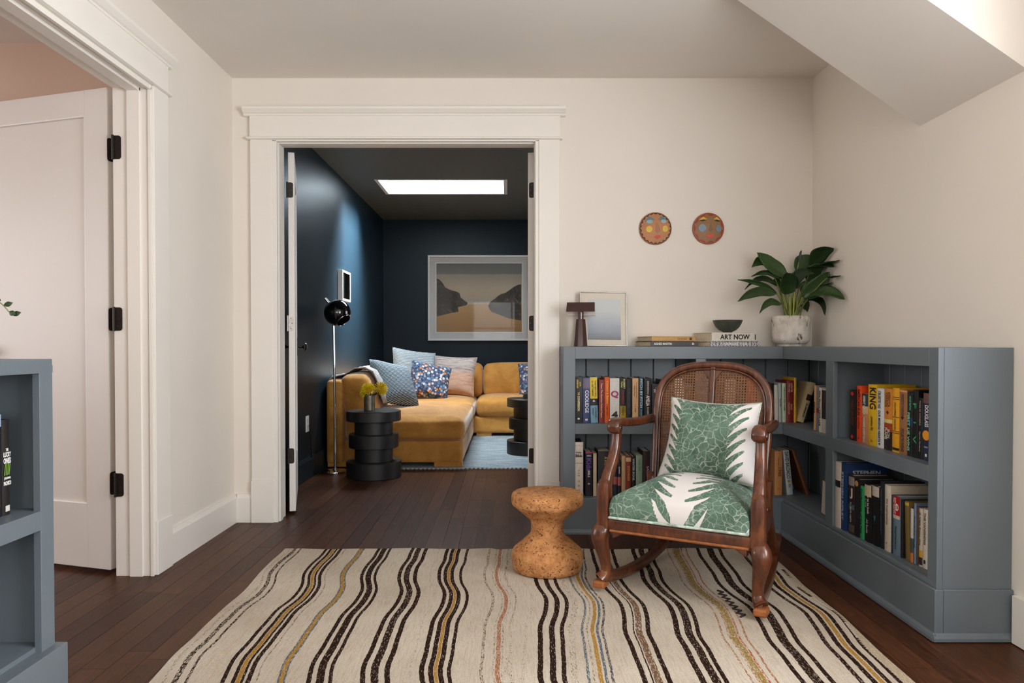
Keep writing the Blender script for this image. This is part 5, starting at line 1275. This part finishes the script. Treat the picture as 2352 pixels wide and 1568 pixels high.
# vessel with pincushion flowers
can_m = paint('aged_pewter', (112, 108, 96), .38, .12, 30, metal=.7)
vc = Vector(((848.5-CX)*5.53/F_PX, 5.53, tA.z+.5008))
V_ = thing('flower_vase', vc, 'ribbed pewter cup with yellow pincushion flowers on the black table', 'vase')
pr = [(.0001, 0), (.040, 0)]
for i in range(10): pr += [(.043, .006+i*.0115), (.0405, .012+i*.0115)]
pr += [(.043, .122), (.040, .123), (.038, .110), (.0001, .10)]
build('cup', MB().lathe(pr, 32, vc), can_m, V_, smooth=50)
pin_m = paint('pincushion_yellow', (250, 190, 22), .6, .25, 50); core_m = paint('flower_core', (206, 150, 36), .8, .2, 60)
for (fx_, fz, r, ax) in (((846-848.5), 897-944, .055, (-.25, -.5, .8)), ((874-848.5), 894-944, .052, (.75, -.35, .45)), ((838-848.5), 905-944, .035, (-.8, -.1, .5))):
    fc_ = vc + Vector((fx_*5.53/F_PX, -.01, -fz*5.53/F_PX)); ax = Vector(ax).normalized(); q = ax.to_track_quat('Z', 'Y').to_matrix()
    mb = MB()
    for k in range(120):
        zf = 1-1.35*(k+.5)/120; a = k*2.39996; rr_ = math.sqrt(max(0, 1-zf*zf)); d = Vector((rr_*math.cos(a), rr_*math.sin(a), zf))
        d2 = (d + Vector((0, 0, .35))).normalized()
        p0 = fc_ + q @ (d*r*.35); p1 = fc_ + q @ (d*r*.75); p2 = fc_ + q @ (d*r*.78 + d2*r*.28)
        mb.tube([p0, p1, p2], [.0022, .0022, .0030], 4)
    fl_ = build('flower_head', mb, pin_m, V_)
    build('flower_core', MB().ball(fc_, r*.42, 8), core_m, fl_, smooth=180)
    build('flower_stem', MB().tube([fc_, fc_.lerp(vc+Vector((0, 0, .11)), .6), vc+Vector((0, 0, .108))], .003, 6), stem_m, fl_, smooth=60)
mb = MB()
for k in range(10):
    a = k*.63; p0 = vc+Vector((.03*math.cos(a), .03*math.sin(a), .112)); mb.tube([p0, p0+Vector((.02*math.cos(a), .02*math.sin(a), .012)), p0+Vector((.034*math.cos(a), .034*math.sin(a), .026))], [.004, .005, .001], 5)
build('foliage', mb, leaf_m, V_, smooth=60)
cc = Vector(((1210-CX)*6.64/F_PX, 6.62, tB.z+.5006))
T = thing('candle_cup', cc, 'small grey cup on the side table by the right door', 'cup'); build('body', MB().lathe([(.0001, 0), (.034, 0), (.036, .004), (.036, .045), (.033, .046), (.031, .02), (.0001, .018)], 24, cc), paint('grey_stoneware', (104, 102, 98), .6, .1, 30), T, smooth=50)

# eyeball floor lamp
lb = Vector(((769-CX)*5.74/F_PX, 5.74, .0006))
FL = thing('floor_lamp', lb, 'chrome floor lamp with glossy black ball shade by the navy wall', 'lamp')
build('base', MB().lathe([(.0001, 0), (.105, 0), (.107, .004), (.105, .010), (.02, .015), (.012, .03), (.0001, .03)], 40, lb), chrome_m, FL, smooth=50)
top = onY(766, 745, 5.74)
build('pole', MB().tube([lb+Vector((0, 0, .02)), Vector((lb.x, lb.y, .5)), Vector((top.x, lb.y, top.z+.02))], .0095, 14), chrome_m, FL, smooth=60)
bc_ = onY(775, 718, 5.72); br = .104
cut = Vector((.62, -.30, -.72)).normalized(); q = cut.to_track_quat('Z', 'Y').to_matrix().to_4x4()
prof = [(br*math.sin(a), -br*math.cos(a)) for a in np.linspace(.01, PI-.62, 22)]; prof_in = [((br-.004)*math.sin(a), -(br-.004)*math.cos(a)) for a in np.linspace(PI-.62, .01, 16)]
sh = build('ball_shade', MB().lathe(prof+prof_in, 40, bc_, q), blackgl_m, FL, smooth=60)
build('rim', MB().tube([bc_ + (q @ Vector((br*math.sin(PI-.62)*math.cos(a), br*math.sin(PI-.62)*math.sin(a), -br*math.cos(PI-.62)))) for a in np.linspace(0, 2*PI, 40)[:-1]], .003, 6, close=True), chrome_m, sh, smooth=60)
build('switch', MB().tube([bc_+Vector((-.062, -.02, .075)), bc_+Vector((-.078, -.025, .098)), bc_+Vector((-.09, -.03, .112))], [.011, .011, .009], 12), chrome_m, sh, smooth=60)
cordp = spline([lb+Vector((-.09, .03, .012)), lb+Vector((-.03, -.06, .02)), (-1.45, 5.62, .012), (-1.485, 5.55, .05), (-1.482, 5.47, .30), (-1.487, 5.455, .40)], 6)
build('cord', MB().tube(cordp, .003, 6), blackgl_m, FL, smooth=60)

# outlet on the den left wall
oc = onX(705.5, 973, DX0+.003)
OU = thing('wall_outlet', (DX0, oc.y, oc.z), 'white duplex power outlet low on the navy wall', 'outlet')
build('plate', MB().box(DX0+.0005, DX0+.007, oc.y-.038, oc.y+.038, oc.z-.06, oc.z+.06), white_m, OU, bevel=.003)
for dz_ in (-.022, .022): build('socket', MB().box(DX0+.006, DX0+.0095, oc.y-.017, oc.y+.017, oc.z+dz_-.015, oc.z+dz_+.015), flat((206, 204, 200), .4), OU, bevel=.003)

# large framed beach photograph
a = onY(983, 586, DY1-.03); b = onY(1219, 782, DY1-.03)
x0, x1, z1, z0 = a.x, b.x, a.z, b.z
PA = thing('beach_picture', ((x0+x1)/2, DY1-.001, z0), 'large white framed photograph of a beach between dark rocks', 'picture')
e = .022; yf, yb_ = DY1-.045, DY1-.001
build('frame', MB().box(x0, x0+e, yf, yb_, z0, z1).box(x1-e, x1, yf, yb_, z0, z1).box(x0+e, x1-e, yf, yb_, z0, z0+e).box(x0+e, x1-e, yf, yb_, z1-e, z1), white_m, PA, bevel=.002)
build('mat', MB().box(x0+e, x1-e, DY1-.012, DY1-.004, z0+e, z1-e), paint('mat_white', (214, 210, 206), .8, .01, 6), PA)
ia = onY(1002.5, 605, DY1-.014); ib = onY(1198.5, 762, DY1-.014); X0, X1, Z1, Z0 = ia.x, ib.x, ia.z, ib.z
g_ = .008
build('inner_fillet', MB().box(X0-g_*2, X1+g_*2, DY1-.016, DY1-.0121, Z0-g_*2, Z1+g_*2), white_m, PA, bevel=.002)
beach_m, t = newmat('beach_print', .6)
sp = t.n('ShaderNodeSeparateXYZ'); t.l(t.coords(kind='Object'), sp.inputs[0])
H_ = Z1-Z0
zz = t.math('DIVIDE', t.math('SUBTRACT', sp.outputs['Z'], Z0-z0), H_)
nn = t.math('ADD', zz, t.math('MULTIPLY', t.math('SUBTRACT', t.noise(t.coords((6, 6, 40)), 2, 3), .5), .03))
t.col(t.ramp(nn, [(0, (150, 106, 58)), (.25, (172, 128, 74)), (.40, (186, 148, 100)), (.415, (200, 180, 152)), (.45, (168, 160, 152)), (.475, (176, 160, 138)), (.6, (188, 168, 140)), (.84, (170, 158, 142)), (.85, (132, 130, 124)), (1.0, (122, 120, 114))]))
PR = build('print', MB().box(X0, X1, DY1-.0172, DY1-.0161, Z0, Z1), beach_m, PA)
def cq(x, y): return onY(960+x/6.032, 560+y/6.031, DY1-.0176)
rock_m, t = newmat('dark_rock_print', .7)
t.col(t.ramp(t.noise(t.coords(), 12, 6, .75, 1.5), [(.35, (34, 30, 27)), (.55, (62, 54, 47)), (.68, (112, 100, 88))]))
for pts in ([(262, 480), (300, 495), (345, 545), (375, 600), (430, 628), (470, 645), (520, 655), (575, 680), (590, 740), (640, 780), (690, 815), (670, 850), (555, 875), (560, 940), (440, 960), (262, 1005)],
            [(1430, 560), (1380, 568), (1320, 600), (1260, 645), (1215, 675), (1150, 695), (1110, 720), (1070, 755), (1000, 805), (972, 860), (985, 895), (1025, 945), (1090, 965), (1180, 1000), (1250, 1030), (1430, 1060)]):
    P = [cq(*p) for p in pts]; P = [Vector((min(max(p.x, X0), X1), p.y, p.z)) for p in P]
    n = len(P); mb = MB(); mb.add([p for p in P] + [p+Vector((0, .0004, 0)) for p in P], [tuple(range(n))] + [(i, (i+1) % n, n+(i+1) % n, n+i) for i in range(n)])
    build('printed_rock', mb, rock_m, PR)
build('glass', MB().box(x0+e, x1-e, DY1-.0300, DY1-.0290, z0+e, z1-e), glass_m, PA)

# small white framed photo on the den left wall
XF = DX0+.045
a = onX(787, 618, XF); b = onX(805.5, 690, XF); zt, zb = onX(787, 619, XF).z, onX(787, 689, XF).z
y0, y1 = a.y, b.y
SP = thing('small_picture', (DX0, (y0+y1)/2, zb), 'small white box-framed photo on the navy wall above the lamp', 'picture')
e = .018
build('frame', MB().box(DX0+.001, XF, y0, y0+e, zb, zt).box(DX0+.001, XF, y1-e, y1, zb, zt).box(DX0+.001, XF, y0+e, y1-e, zb, zb+e).box(DX0+.001, XF, y0+e, y1-e, zt-e, zt), white_m, SP, bevel=.001)
build('mat', MB().box(DX0+.002, XF-.008, y0+e, y1-e, zb+e, zt-e), MATS['mat_white'], SP)
ph_m, t = newmat('photo_print', .5); t.col(t.ramp(t.noise(t.coords((1, 9, 7)), 2.2, 3, .6), [(.35, (60, 55, 52)), (.5, (120, 106, 96)), (.62, (196, 170, 152)), (.75, (60, 54, 50))]))
hh, ww = zt-zb, y1-y0
build('photo', MB().box(XF-.0078, XF-.0072, y0+ww*.30, y1-ww*.30, zb+hh*.28, zt-hh*.24), ph_m, SP)
build('glass', MB().box(XF-.004, XF-.003, y0+e, y1-e, zb+e, zt-e), glass_m, SP)
